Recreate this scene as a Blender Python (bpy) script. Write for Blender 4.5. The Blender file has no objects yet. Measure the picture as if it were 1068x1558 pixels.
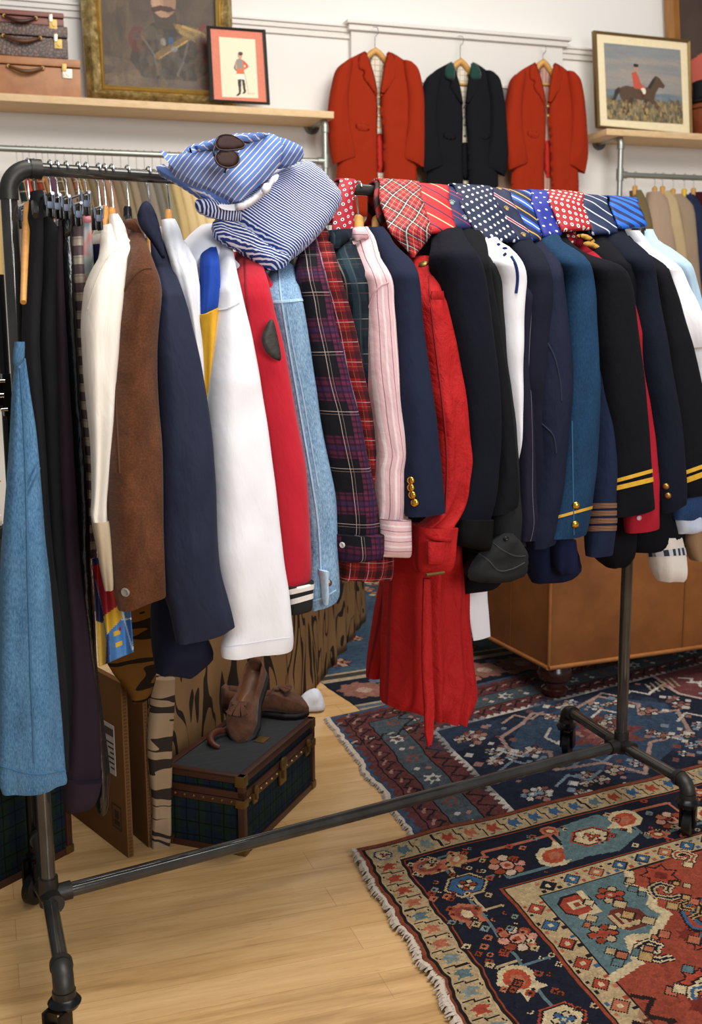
import bpy, bmesh, math, random
import numpy as np
from mathutils import Vector, Matrix, noise
from mathutils.geometry import delaunay_2d_cdt
random.seed(7)
SC=bpy.context.scene; COL=SC.collection
# ---------------------------------------------------------------- camera model
W,Hh=1068,1558
FP=1676.374; PIT=.166; ROL=.0084; CH=1.2928
_cp,_sp=math.cos(PIT),math.sin(PIT)
FWD=np.array([0,_cp,-_sp]); _R0=np.array([1.,0,0]); _D0=np.array([0,-_sp,-_cp])
CR=math.cos(ROL)*_R0+math.sin(ROL)*_D0; CD=-math.sin(ROL)*_R0+math.cos(ROL)*_D0
CC=np.array([0,0,CH])
def ray(x,y): return FWD+CR*((x-534)/FP)+CD*((y-779)/FP)
def onplane(x,y,P,n):
    d=ray(x,y); return CC+d*(np.dot(np.asarray(P)-CC,n)/np.dot(d,n))
UP=np.array([0,0,1.])
def atz(x,y,z): return onplane(x,y,np.array([0,0,z]),UP)
def proj(P):
    v=np.asarray(P,float)-CC; q=v@FWD; return 534+FP*(v@CR)/q, 779+FP*(v@CD)/q
class Frame:
    "a vertical working plane family: o + d*s + n*k + z"
    def __init__(s,o,yaw):
        s.o=np.array(o,float); s.d=np.array([math.cos(yaw),math.sin(yaw),0]); s.n=np.array([-math.sin(yaw),math.cos(yaw),0]); s.yaw=yaw
    def px(s,x,y,k=0): return onplane(x,y,s.o+s.n*k,s.n)
    def sz(s,x,y,k=0):
        q=s.px(x,y,k); return (q-s.o)@s.d,q[2]
    def P(s,a,k,z): return s.o+s.d*a+s.n*k+UP*z
RY=.5267
RACK=Frame([-.62,2.08,0],RY)
ZT,ZB,RL=1.585,.16,1.566
WY=math.radians(18.4)
_w0=CC+ray(560,150)*6.3; WALL=Frame([_w0[0],_w0[1],0],WY)      # n>0 is behind the wall face, k<0 in front of it
# ---------------------------------------------------------------- scene helpers
def lin(c):
    if isinstance(c,str):
        c=c.lstrip('#'); c=[int(c[i:i+2],16)/255 for i in (0,2,4)]
    return tuple((v/12.92 if v<=.04045 else ((v+.055)/1.055)**2.4) for v in c)
def link(name,me,mat=None,parent=None,smooth=True):
    o=bpy.data.objects.new(name,me); COL.objects.link(o)
    if mat is not None:
        for m in (mat if isinstance(mat,(list,tuple)) else [mat]): me.materials.append(m)
    if smooth and len(me.polygons): me.polygons.foreach_set('use_smooth',[True]*len(me.polygons))
    if parent is not None:
        o.parent=parent; o.matrix_parent_inverse=parent.matrix_world.inverted() if False else Matrix.Translation(parent.location).inverted()
    return o
def tag(o,label,cat=None,group=None,kind=None):
    if label: o['label']=label
    if cat: o['category']=cat
    if group: o['group']=group
    if kind: o['kind']=kind
    return o
def thing(name,label,cat,loc=(0,0,0),group=None):
    o=bpy.data.objects.new(name,None); COL.objects.link(o); o.location=Vector([float(v) for v in loc]); o.empty_display_size=.05
    return tag(o,label,cat,group)
def mesh(name,V,F,uv=None,mat=None,parent=None,smooth=True,fm=None):
    me=bpy.data.meshes.new(name); me.from_pydata([tuple(map(float,v)) for v in V],[],[tuple(f) for f in F]); 
    if uv is not None:
        l=me.uv_layers.new(name='UVMap'); idx=np.empty(len(me.loops),int); me.loops.foreach_get('vertex_index',idx)
        l.data.foreach_set('uv',np.asarray(uv,np.float32)[idx].ravel())
    if fm is not None: 
        o=link(name,me,mat,parent,smooth); me.polygons.foreach_set('material_index',fm); me.update(); return o
    me.update(); return link(name,me,mat,parent,smooth)
def shade_auto(o,ang=40):
    me=o.data; bm=bmesh.new(); bm.from_mesh(me)
    for e in bm.edges:
        if len(e.link_faces)==2 and e.calc_face_angle(0)>math.radians(ang): e.smooth=False
    bm.to_mesh(me); bm.free()
class B:
    "collects boxes, tubes and lathes into one mesh"
    def __init__(s): s.V=[];s.F=[];s.U=[];s.M=[];s.mi=0
    def add(s,V,F,U=None):
        b=len(s.V); s.V+= [np.asarray(v,float) for v in V]; s.F+=[tuple(b+i for i in f) for f in F]; s.M+=[s.mi]*len(F)
        s.U+= list(U) if U is not None else [(v[0],v[2]) for v in V]
    def box(s,o,ax,ay,az,bev=0):
        "o corner, three edge vectors"
        o,ax,ay,az=[np.asarray(v,float) for v in (o,ax,ay,az)]
        la,lb,lc=[np.linalg.norm(v) for v in (ax,ay,az)]
        bm=bmesh.new(); c=[]
        for i in (0,1):
            for j in (0,1):
                for k in (0,1): c.append(bm.verts.new(o+ax*i+ay*j+az*k))
        for f in ((0,1,3,2),(4,6,7,5),(0,4,5,1),(2,3,7,6),(0,2,6,4),(1,5,7,3)): bm.faces.new([c[i] for i in f])
        bmesh.ops.recalc_face_normals(bm,faces=bm.faces)
        if bev: bmesh.ops.bevel(bm,geom=bm.edges[:],offset=bev,segments=2,profile=.7,affect='EDGES')
        bm.verts.index_update(); V=[np.array(v.co) for v in bm.verts]
        ua,ub,uc=ax/la,ay/lb,az/lc
        U=[((v-o)@ua+(v-o)@ub*.999,(v-o)@uc) for v in V]
        s.add(V,[[v.index for v in f.verts] for f in bm.faces],U); bm.free(); return s
    def tube(s,pts,r,seg=14,cap=True):
        P=[np.asarray(p,float) for p in pts]; n=len(P); rr=r if hasattr(r,'__len__') else [r]*n
        T=[]
        for i in range(n):
            t=P[min(i+1,n-1)]-P[max(i-1,0)]; T.append(t/max(np.linalg.norm(t),1e-9))
        a=np.array([0,0,1.]) if abs(T[0][2])<.9 else np.array([1.,0,0])
        u=np.cross(T[0],a); u/=np.linalg.norm(u); V=[];U=[];L=0
        for i in range(n):
            u=u-T[i]*(u@T[i]); u/=max(np.linalg.norm(u),1e-9); w=np.cross(T[i],u)
            if i: L+=np.linalg.norm(P[i]-P[i-1])
            for k in range(seg):
                t=2*math.pi*k/seg; V.append(P[i]+(u*math.cos(t)+w*math.sin(t))*rr[i]); U.append((k/seg*6.28*rr[i],L))
        F=[(i*seg+k,i*seg+(k+1)%seg,(i+1)*seg+(k+1)%seg,(i+1)*seg+k) for i in range(n-1) for k in range(seg)]
        if cap: F+=[tuple(range(seg))[::-1],tuple((n-1)*seg+k for k in range(seg))]
        s.add(V,F,U); return s
    def lathe(s,c,axis,prof,seg=24):
        "prof: list of (along axis, radius)"
        axis=np.asarray(axis,float)/np.linalg.norm(axis); c=np.asarray(c,float)
        return s.tube([c+axis*a for a,_ in prof],[max(r,1e-4) for _,r in prof],seg) if len(set(a for a,_ in prof))==len(prof) else s._lathe(c,axis,prof,seg)
    def _lathe(s,c,axis,prof,seg):
        a=np.array([0,0,1.]) if abs(axis[2])<.9 else np.array([1.,0,0]); u=np.cross(axis,a);u/=np.linalg.norm(u);w=np.cross(axis,u)
        V=[c+axis*h+(u*math.cos(2*math.pi*k/seg)+w*math.sin(2*math.pi*k/seg))*max(r,1e-4) for h,r in prof for k in range(seg)]
        n=len(prof); F=[(i*seg+k,i*seg+(k+1)%seg,(i+1)*seg+(k+1)%seg,(i+1)*seg+k) for i in range(n-1) for k in range(seg)]
        F+=[tuple(range(seg))[::-1],tuple((n-1)*seg+k for k in range(seg))]
        s.add(V,F,[(0,0)]*len(V)); return s
    def build(s,name,mat,parent=None,smooth=True,auto=True):
        o=mesh(name,s.V,s.F,s.U,mat,parent,smooth,fm=s.M if any(s.M) else None)
        if auto: shade_auto(o)
        return o
def arc(c,p0,p1,n=8):
    "quarter bend about c from p0 to p1"
    c,p0,p1=[np.asarray(v,float) for v in (c,p0,p1)]
    return [c+(p0-c)*math.cos(t)+(p1-c)*math.sin(t) for t in np.linspace(0,math.pi/2,n)]
# ---------------------------------------------------------------- materials
class NT:
    def __init__(s,name):
        s.m=bpy.data.materials.new(name); s.m.use_nodes=True; s.t=s.m.node_tree; s.b=s.t.nodes['Principled BSDF']
    def n(s,t,**k):
        o=s.t.nodes.new(t)
        for a,b in k.items(): setattr(o,a,b)
        return o
    def set(s,sock,v):
        if hasattr(v,'node'): s.t.links.new(v,sock)
        else:
            if isinstance(v,(tuple,list)) and len(v)==3 and sock.type=='RGBA': v=(*v,1)
            sock.default_value=v
    def ma(s,op,a,b=0.,c=None):
        o=s.n('ShaderNodeMath',operation=op); s.set(o.inputs[0],a); s.set(o.inputs[1],b)
        if c is not None: s.set(o.inputs[2],c)
        return o.outputs[0]
    def mix(s,f,a,b,bl='MIX'):
        o=s.n('ShaderNodeMix',data_type='RGBA',blend_type=bl); s.set(o.inputs[0],f); s.set(o.inputs[6],a); s.set(o.inputs[7],b); return o.outputs[2]
    def uv(s):
        if not hasattr(s,'_uv'): 
            s._u=s.n('ShaderNodeTexCoord'); sp=s.n('ShaderNodeSeparateXYZ'); s.t.links.new(s._u.outputs['UV'],sp.inputs[0]); s._uv=(sp.outputs[0],sp.outputs[1])
        return s._uv
    def uvv(s): s.uv(); return s._u.outputs['UV']
    def obj(s): s.uv(); return s._u.outputs['Object']
    def noise(s,vec,sc,det=4,rough=.55,dist=0,stretch=None):
        if stretch:
            mp=s.n('ShaderNodeMapping'); s.t.links.new(vec,mp.inputs[0]); mp.inputs['Scale'].default_value=stretch; vec=mp.outputs[0]
        o=s.n('ShaderNodeTexNoise'); s.t.links.new(vec,o.inputs['Vector']); o.inputs['Scale'].default_value=sc; o.inputs['Detail'].default_value=det; o.inputs['Roughness'].default_value=rough; o.inputs['Distortion'].default_value=dist
        return o.outputs['Fac']
    def ramp(s,f,stops,interp='LINEAR'):
        o=s.n('ShaderNodeValToRGB'); e=o.color_ramp.elements; o.color_ramp.interpolation=interp
        while len(e)<len(stops): e.new(.5)
        for i,(p,c) in enumerate(stops): e[i].position=p; e[i].color=(*lin(c),1) if not isinstance(c,tuple) or len(c)==3 else c
        s.set(o.inputs[0],f); return o.outputs[0]
    def band(s,x,per,off,wd):
        "1 where fract((x-off)/per) < wd/per"
        t=s.ma('FRACT',s.ma('ADD',s.ma('DIVIDE',s.ma('SUBTRACT',x,off),per),100.)); return s.ma('LESS_THAN',t,wd/per)
    def rot(s,a):
        u,v=s.uv(); return s.ma('ADD',s.ma('MULTIPLY',u,math.cos(a)),s.ma('MULTIPLY',v,math.sin(a)))
    def bump(s,h,st,dist=.002):
        o=s.n('ShaderNodeBump'); o.inputs['Strength'].default_value=st; o.inputs['Distance'].default_value=dist; s.set(o.inputs['Height'],h)
        if s.b.inputs['Normal'].links: s.t.links.new(s.b.inputs['Normal'].links[0].from_socket,o.inputs['Normal'])
        s.t.links.new(o.outputs[0],s.b.inputs['Normal'])
    def fin(s,col,rough=.85,metal=0,sheen=0,spec=.3):
        s.set(s.b.inputs['Base Color'],col); s.set(s.b.inputs['Roughness'],rough); s.b.inputs['Metallic'].default_value=metal
        s.b.inputs['Specular IOR Level'].default_value=spec
        if sheen>.18: s.b.inputs['Sheen Weight'].default_value=sheen*.5; s.b.inputs['Sheen Roughness'].default_value=.5
        return s.m
_cache={}
def plain(name,c,rough=.5,metal=0,spec=.4,var=0,bump=0,bs=300):
    if name in _cache: return _cache[name]
    n=NT(name); c=lin(c); col=c
    if var:
        f=n.noise(n.obj(),bs*.04,5); col=n.mix(f,tuple(v*(1-var) for v in c),tuple(min(1,v*(1+var)) for v in c))
    if bump: n.bump(n.noise(n.obj(),bs,3),bump)
    _cache[name]=n.fin(col,rough,metal,0,spec); return _cache[name]
def cloth(name,c,rough=.9,var=.12,sheen=.0,weave=.25,spec=.15,wr=.35,ns=2500):
    "plain woven cloth with fine grain, soft wrinkle bump"
    n=NT(name); c=lin(c)
    g=n.noise(n.uvv(),700,2,.6); lo=n.noise(n.uvv(),9,4,.55,0,(2.5,.8,1))
    col=n.mix(g,tuple(v*(1-var) for v in c),tuple(min(1,v*(1+var)) for v in c))
    if wr: n.bump(lo,min(1,wr*1.5),.012); n.bump(n.noise(n.uvv(),26,2,.4,1.2,(1.2,.9,1)),min(1,wr*.35),.004)
    if weave: n.bump(g,weave,.0006)
    return n.fin(col,rough,0,sheen,spec)
def denim(name,c,c2):
    n=NT(name); a=n.noise(n.uvv(),420,3,.7,0,(1,.28,1)); b=n.noise(n.uvv(),14,4,.6,0,(2,.5,1)); w=n.noise(n.uvv(),900,2)
    f=n.ma('ADD',n.ma('MULTIPLY',a,1.0),n.ma('MULTIPLY',b,.6)); f=n.ma('SUBTRACT',f,.3)
    col=n.ramp(f,[(.25,c),(.75,c2)]); n.bump(b,.3,.008); n.bump(w,.4,.0008); return n.fin(col,.9,0,0,.15)
def plaid(name,base,bands,var=.1,ang=0,rough=.9):
    "bands: (axis, period, offset, width, colour, alpha)"
    n=NT(name); u,v=n.rot(ang),n.rot(ang+math.pi/2)
    wob=n.ma('MULTIPLY',n.ma('SUBTRACT',n.noise(n.uvv(),5,2),.5),.012)
    u=n.ma('ADD',u,wob); v=n.ma('ADD',v,wob); col=lin(base)
    for ax,per,off,wd,c,al in bands:
        col=n.mix(n.ma('MULTIPLY',n.band(u if ax=='u' else v,per,off,wd),al),col,lin(c))
    g=n.noise(n.uvv(),600,2); col=n.mix(n.ma('MULTIPLY',g,var),col,(0,0,0)); 
    n.bump(n.noise(n.uvv(),9,4,.55,0,(2.5,.8,1)),.6,.012); n.bump(n.noise(n.uvv(),26,3,.5,1.2,(1.2,.9,1)),.3,.004); n.bump(g,.25,.0006); return n.fin(col,rough,0,0,.15)
def dots(name,base,c,per,r,ang=0,c2=None,r2=0,stretch=1,rough=.5,stag=True):
    "staggered dot grid; c2: inner dot"
    n=NT(name); u,v=n.rot(ang),n.rot(ang+math.pi/2); v=n.ma('DIVIDE',v,stretch)
    def d(ou,ov):
        a=n.ma('SUBTRACT',n.ma('FRACT',n.ma('ADD',n.ma('DIVIDE',u,per),100+ou)),.5); b=n.ma('SUBTRACT',n.ma('FRACT',n.ma('ADD',n.ma('DIVIDE',v,per),100+ov)),.5)
        return n.ma('SQRT',n.ma('ADD',n.ma('MULTIPLY',a,a),n.ma('MULTIPLY',b,b)))
    q=d(0,0)
    if stag: q=n.ma('MINIMUM',q,d(.5,.5))
    col=n.mix(n.ma('LESS_THAN',q,r),lin(base),lin(c))
    if c2: col=n.mix(n.ma('LESS_THAN',q,r2),col,lin(c2))
    return n.fin(col,rough,0,.0,.3)
def wood(name,c,c2,sc=1,rough=.45,axis=0):
    n=NT(name); s=(.8,14,14) if axis==0 else ((14,.8,14) if axis==1 else (14,14,.8))
    f=n.noise(n.obj(),3*sc,6,.6,.6,s); f2=n.noise(n.obj(),40*sc,3,.5,0,s); col=n.ramp(n.ma('ADD',n.ma('MULTIPLY',f,.8),n.ma('MULTIPLY',f2,.2)),[(.3,c),(.7,c2)])
    return n.fin(col,rough,0,0,.4)
def tiger(name,base,dark,sc=9.,st=(1.6,.6,1),tint=None):
    n=NT(name); a=n.noise(n.uvv(),sc,1.5,.45,.5,st); b=n.noise(n.uvv(),sc*1.3,2,.5,0,st)
    f=n.ma('ABSOLUTE',n.ma('SUBTRACT',n.ma('FRACT',n.ma('MULTIPLY',a,7.)),.5)); w=n.ma('MULTIPLY',n.ma('SUBTRACT',b,.34),.95); m=n.ma('LESS_THAN',f,w)
    col=n.mix(m,n.mix(n.noise(n.uvv(),6,3),lin(base),lin(tint or base)),lin(dark)); n.bump(n.noise(n.uvv(),800,2),.2,.0006); return n.fin(col,.9,0,0,.1)
# ---------------------------------------------------------------- cloth shapes
def cr(P,i,t):
    n=len(P); a,b,c,d=P[max(i-1,0)],P[i],P[min(i+1,n-1)],P[min(i+2,n-1)]
    return .5*((2*b)+(c-a)*t+(2*a-5*b+4*c-d)*t*t+(3*b-a-3*c+d)*t**3)
def resample(rows,step):
    "rows: arrays (xl,yl,xr,yr,n,t) -> smooth dense rows"
    R=np.array(rows,float); out=[]
    for i in range(len(R)-1):
        dd=max(abs(R[i+1][:4]-R[i][:4])); m=max(1,int(round(dd/step)))
        for k in range(m):
            t=k/m; q=cr(R,i,t); lo=np.minimum(R[i],R[i+1]); hi=np.maximum(R[i],R[i+1]); out.append(np.clip(q,lo-1.5,hi+1.5) if True else q)
            out[-1][4:]=R[i][4:]*(1-t)+R[i+1][4:]*t
    out.append(R[-1]); return out
def loft(name,rows,mat,parent=None,n=(-.06,-.2,60,-.22),t=.045,frame=None,step=8,seg=36,fold=(.005,5),wr=.005,e=.8,seed=None,uvs=1.,flat=0,crease=0.,hem=0):
    """cloth tube whose left/right limits pass through pixel rows (x left, x right, y) or (xl,yl,xr,yr).
    n: (k at the top, k at the shoulder, shoulder drop in px, k at the bottom) in the frame, or one number."""
    frame=frame or RACK; seed=random.uniform(0,99) if seed is None else seed
    R=[]; y0=None
    for r in rows:
        a=(r[0],r[2],r[1],r[2]) if len(r)==3 else r[:4]
        ym=(a[1]+a[3])/2; y0=ym if y0 is None else y0
        R.append([*a,ym])
    y1=R[-1][4]; Q=[]
    for a in R:
        if isinstance(n,(int,float)): k=n
        else:
            ys=y0+n[2]; k=n[0]+(n[1]-n[0])*min(1,(a[4]-y0)/max(n[2],1)) if a[4]<ys else n[1]+(n[3]-n[1])*(a[4]-ys)/max(1,y1-ys)
        Q.append([*a[:4],k,t])
    D=resample(Q,step); V=[];U=[];L=0;pc=None;nr=len(D)
    for i,q in enumerate(D):
        l=frame.px(q[0],q[1],q[4]); r=frame.px(q[2],q[3],q[4]); c=(l+r)/2; w=(r-l)/2; hw=np.linalg.norm(w); wh=w/max(hw,1e-6)
        dv=np.cross(UP,w); dv=dv/max(np.linalg.norm(dv),1e-6)
        if dv@ray(534,779)<0: dv=-dv
        if pc is not None: L+=np.linalg.norm(c-pc)
        pc=c; vv=i/max(1,nr-1); td=min(q[5],hw*1.1+.008)*(1-.5*vv**6)
        for k in range(seg):
            th=2*math.pi*k/seg; ct,st=math.cos(th),math.sin(th)
            cx=math.copysign(abs(ct)**e,ct); cy=math.copysign(abs(st)**e,st)
            d=0
            if fold: d+=fold[0]*math.sin(fold[1]*th+seed+2.5*vv)*(.35+.65*vv)
            d+=wr*(noise.noise(Vector((cx*hw*14+seed,L*3.2,seed+cy)))+.7*noise.noise(Vector((cx*hw*22+L*9+seed,L*9-cx*hw*8,seed*1.3))))
            if crease: d+=crease*min(1,td/.03)*(.5-abs(math.sin((cx*hw*9+L*6.5)+2.2*noise.noise(Vector((L*4,cx*2,seed)))))**.5)
            edge=abs(cx)**6; d*=(1-.75*edge)
            V.append(c+wh*(cx*hw)+dv*(cy*td)+(wh*ct*.25+dv*st)*d); U.append(((cx*hw+ (0 if cy<=0 else .5))*uvs,L*uvs))
    F=[(i*seg+k,(i+1)*seg+k,(i+1)*seg+(k+1)%seg,i*seg+(k+1)%seg) for i in range(nr-1) for k in range(seg)]
    for i0,rev in ((0,False),((nr-1)*seg,True)):      # close the ends with a slightly sunk lid
        c=sum(V[i0:i0+seg])/seg+UP*(.006 if rev else -.001); V.append(c); U.append((0,0)); ci=len(V)-1
        for k in range(seg):
            f=(ci,i0+k,i0+(k+1)%seg); F.append(f if not rev else f[::-1])
    o=mesh(name,V,F,U,mat,parent); me=o.data; nv=nr*seg
    at=me.attributes.new('sharp_edge','BOOLEAN','EDGE'); ev=np.empty(len(me.edges)*2,int); me.edges.foreach_get('vertices',ev); ev=ev.reshape(-1,2)
    last=((ev>=(nr-1)*seg)&(ev<nv)).all(1)|((ev<seg)).all(1); at.data.foreach_set('value',last); return o
def inpoly(p,poly):
    x,y=p; c=False; j=len(poly)-1
    for i in range(len(poly)):
        a,b=poly[i],poly[j]
        if (a[1]>y)!=(b[1]>y) and x<(b[0]-a[0])*(y-a[1])/(b[1]-a[1])+a[0]: c=not c
        j=i
    return c
def smoothpoly(poly,it):
    for _ in range(it):
        q=[]
        for i in range(len(poly)):
            a,b=np.array(poly[i]),np.array(poly[(i+1)%len(poly)]); q+=[a*.75+b*.25,a*.25+b*.75]
        poly=q
    return poly
def puff(name,poly,P0,nrm,T,mat,parent=None,res=.012,er=.03,rnd=1,uvrot=0,wr=.0,wsc=12,seed=0,back=.5,curve=None,uvs=1.,ridge=None):
    """padded cloth panel: pixel outline carried on to the plane (P0,nrm), thickness T with rounded edges; `curve(a,b)` bends it along nrm."""
    nrm=np.asarray(nrm,float); nrm/=np.linalg.norm(nrm)
    if nrm@ray(534,779)>0: nrm=-nrm                # towards the viewer side
    ax=np.cross(UP,nrm); ax/=np.linalg.norm(ax); ay=np.cross(nrm,ax); P0=np.asarray(P0,float)
    pts=[onplane(x,y,P0,nrm) for x,y in poly]; q=[((p-P0)@ax,(p-P0)@ay) for p in pts]; q=[tuple(p) for p in smoothpoly(q,rnd)]
    b=[]
    for i in range(len(q)):
        a,c=np.array(q[i]),np.array(q[(i+1)%len(q)]); m=max(1,int(np.linalg.norm(c-a)/res))
        b+=[tuple(a+(c-a)*k/m) for k in range(m)]
    bb=np.array(b); lo,hi=bb.min(0),bb.max(0); A0=bb; A1=np.roll(bb,-1,0); dd=A1-A0; l2=(dd**2).sum(1)+1e-12
    def dist(p):
        t=np.clip(((np.array(p)-A0)*dd).sum(1)/l2,0,1); return np.sqrt((((A0+dd*t[:,None])-np.array(p))**2).sum(1).min())
    I=[]; j=0; y=lo[1]+res*.5
    while y<hi[1]:
        x=lo[0]+(res*.5 if j%2 else 0)
        while x<hi[0]:
            if inpoly((x,y),b):
                if dist((x,y))>res*.55: I.append((x,y))
            x+=res
        y+=res*.87; j+=1
    nb=len(b); pts2=b+I
    vv,_,ff,*_r=delaunay_2d_cdt([Vector(p) for p in pts2],[(i,(i+1)%nb) for i in range(nb)],[],1,1e-6)
    V=[];U=[];ca,sa=math.cos(uvrot),math.sin(uvrot); N=len(vv)
    def hgt(p,side):
        d=dist(p); k=min(1,d/er); h=T*math.sqrt(max(0,1-(1-k)**2)); 
        if side>0 and wr: h+=wr*k*(noise.noise(Vector((p[0]*wsc,p[1]*wsc,seed)))+.5*noise.noise(Vector((p[0]*wsc*2.3,p[1]*wsc*2.3,seed+7))))
        if side>0 and ridge: h+=ridge(p[0],p[1])*k
        return h
    for side in (1,-1):
        for p in vv:
            h=hgt(p,side)*(1 if side>0 else -back); cv=curve(p[0],p[1]) if curve else 0
            V.append(P0+ax*p[0]+ay*p[1]+nrm*(h+cv)); U.append(((p[0]*ca-p[1]*sa)*uvs,(p[0]*sa+p[1]*ca)*uvs))
    F=[]
    for f in ff:
        F.append(tuple(f)); F.append(tuple(N+i for i in f[::-1]))
    o=mesh(name,V,F,U,mat,parent)
    bm=bmesh.new(); bm.from_mesh(o.data); bmesh.ops.remove_doubles(bm,verts=bm.verts,dist=1e-5); bmesh.ops.recalc_face_normals(bm,faces=bm.faces); bm.to_mesh(o.data); bm.free(); return o
def strip(name,rows,mat,parent=None,th=.004,step=.012,nu=10,wr=.0,seed=0,belly=.0):
    "rows of (left point,right point) in space -> smooth band of cloth with thickness"
    Lp=np.array([r[0] for r in rows],float); Rp=np.array([r[1] for r in rows],float); V=[];U=[];D=[]
    for i in range(len(rows)-1):
        m=max(2,int(np.linalg.norm((Lp[i+1]+Rp[i+1]-Lp[i]-Rp[i])/2)/step))
        for k in range(m): D.append((cr(Lp,i,k/m),cr(Rp,i,k/m)))
    D.append((Lp[-1],Rp[-1])); L=0
    for i,(l,r) in enumerate(D):
        c=(l+r)/2
        if i: L+=np.linalg.norm(c-pc)
        pc=c; wd=np.linalg.norm(r-l)
        for k in range(nu+1):
            t=k/nu; p=l+(r-l)*t
            p=p-RACK.n*(belly*math.sin(math.pi*t))+RACK.n*(wr*noise.noise(Vector((t*3+seed,L*14,seed)))); V.append(p); U.append((t*wd,L))
    nr=len(D); F=[(i*(nu+1)+k,i*(nu+1)+k+1,(i+1)*(nu+1)+k+1,(i+1)*(nu+1)+k) for i in range(nr-1) for k in range(nu)]
    o=mesh(name,V,F,U,mat,parent); md=o.modifiers.new('thickness','SOLIDIFY'); md.thickness=th; md.offset=0; return o
# ---------------------------------------------------------------- drawn surfaces (woven or painted patterns as mesh colours)
class Canvas:
    def __init__(s,w,h,c): s.a=np.zeros((h,w,3)); s.a[:]=lin(c); s.w,s.h=w,h; s.Y,s.X=np.mgrid[0:h,0:w]
    def m(s,mask,c,al=1.): s.a[mask]=s.a[mask]*(1-al)+np.array(lin(c))*al; return s
    def rect(s,x0,y0,x1,y1,c,al=1.): return s.m((s.X>=x0)&(s.X<x1)&(s.Y>=y0)&(s.Y<y1),c,al)
    def disc(s,x,y,r,c,ry=None,al=1.): ry=ry or r; return s.m(((s.X-x)/r)**2+((s.Y-y)/ry)**2<1,c,al)
    def dia(s,x,y,r,c,ry=None): ry=ry or r; return s.m(abs(s.X-x)/r+abs(s.Y-y)/ry<1,c)
    def oct(s,x,y,r,c,ry=None): ry=ry or r; a=abs(s.X-x)/r; b=abs(s.Y-y)/ry; return s.m((a<1)&(b<1)&(a+b<1.45),c)
    def poly(s,P,c,al=1.):
        x0=max(0,int(min(p[0] for p in P))-1);x1=min(s.w,int(max(p[0] for p in P))+2);y0=max(0,int(min(p[1] for p in P))-1);y1=min(s.h,int(max(p[1] for p in P))+2)
        if x1<=x0 or y1<=y0: return s
        X,Y=s.X[y0:y1,x0:x1]+.5,s.Y[y0:y1,x0:x1]+.5; ins=np.zeros(X.shape,bool); j=len(P)-1
        for i in range(len(P)):
            a,b=P[i],P[j]
            if a[1]!=b[1]: ins^=((a[1]>Y)!=(b[1]>Y))&(X<(b[0]-a[0])*(Y-a[1])/(b[1]-a[1])+a[0])
            j=i
        v=s.a[y0:y1,x0:x1]; v[ins]=v[ins]*(1-al)+np.array(lin(c))*al; return s
    def line(s,P,w,c,al=1.):
        for (x0,y0),(x1,y1) in zip(P,P[1:]):
            l=math.hypot(x1-x0,y1-y0) or 1; nx,ny=-(y1-y0)/l*w/2,(x1-x0)/l*w/2; s.poly([(x0+nx,y0+ny),(x1+nx,y1+ny),(x1-nx,y1-ny),(x0-nx,y0-ny)],c,al); s.disc(x1,y1,w/2,c,al=al)
        return s
    def star(s,x,y,r,c,k=8,q=.5,a0=0): return s.poly([(x+r*(1 if i%2==0 else q)*math.cos(a0+math.pi*i/k),y+r*(1 if i%2==0 else q)*math.sin(a0+math.pi*i/k)) for i in range(2*k)],c)
    def mottle(s,amp,seed,cell=1):
        rg=np.random.default_rng(seed); q=rg.normal(0,1,(s.h//cell+2,s.w//cell+2)); q=np.kron(q,np.ones((cell,cell)))[:s.h,:s.w]; s.a*=np.clip(1+amp*q,0.2,2)[...,None]; return s
def colmat(name,rough=.9,bump=0,spec=.15,fuzz=0):
    n=NT(name); at=n.n('ShaderNodeVertexColor',layer_name='Col'); c=at.outputs[0]
    if fuzz: c=n.mix(n.ma('MULTIPLY',n.noise(n.obj(),500,2),fuzz),c,(.0,.0,.0))
    if bump: n.bump(n.noise(n.obj(),420,3,.7),bump,.003)
    return n.fin(c,rough,0,0,spec)
def grade(cv,sat,mul,gam=1.):
    L=(cv.a@np.array([.3,.55,.15]))[...,None]; cv.a=np.clip(L+(cv.a-L)*sat,0,1)**gam*mul; return cv
def drawn(name,cv,corner,mat,parent=None,zf=None,th=0):
    "corner(u,v)->point for u,v in 0..1 (v downwards); one face per drawn cell"
    h,w=cv.h,cv.w; V=[];  
    for j in range(h+1):
        for i in range(w+1): V.append(corner(i/w,j/h))
    V=np.array(V); me=bpy.data.meshes.new(name); nv=len(V)
    idx=(np.arange(h)[:,None]*(w+1)+np.arange(w)[None]).ravel(); F=np.stack([idx,idx+w+1,idx+w+2,idx+1],1)
    me.vertices.add(nv); me.vertices.foreach_set('co',V.astype(np.float32).ravel()); me.loops.add(F.size); me.loops.foreach_set('vertex_index',F.ravel().astype(np.int32))
    me.polygons.add(len(F)); me.polygons.foreach_set('loop_start',np.arange(0,F.size,4,dtype=np.int32)); me.polygons.foreach_set('loop_total',np.full(len(F),4,np.int32)); me.update(calc_edges=True)
    ca=me.color_attributes.new('Col','FLOAT_COLOR','CORNER'); c=np.ones((len(F),4,4),np.float32); c[:,:,:3]=cv.a.reshape(-1,1,3); ca.data.foreach_set('color',c.ravel())
    o=link(name,me,mat,parent)
    if th: md=o.modifiers.new('thickness','SOLIDIFY'); md.thickness=th; md.offset=-1
    return o
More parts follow.
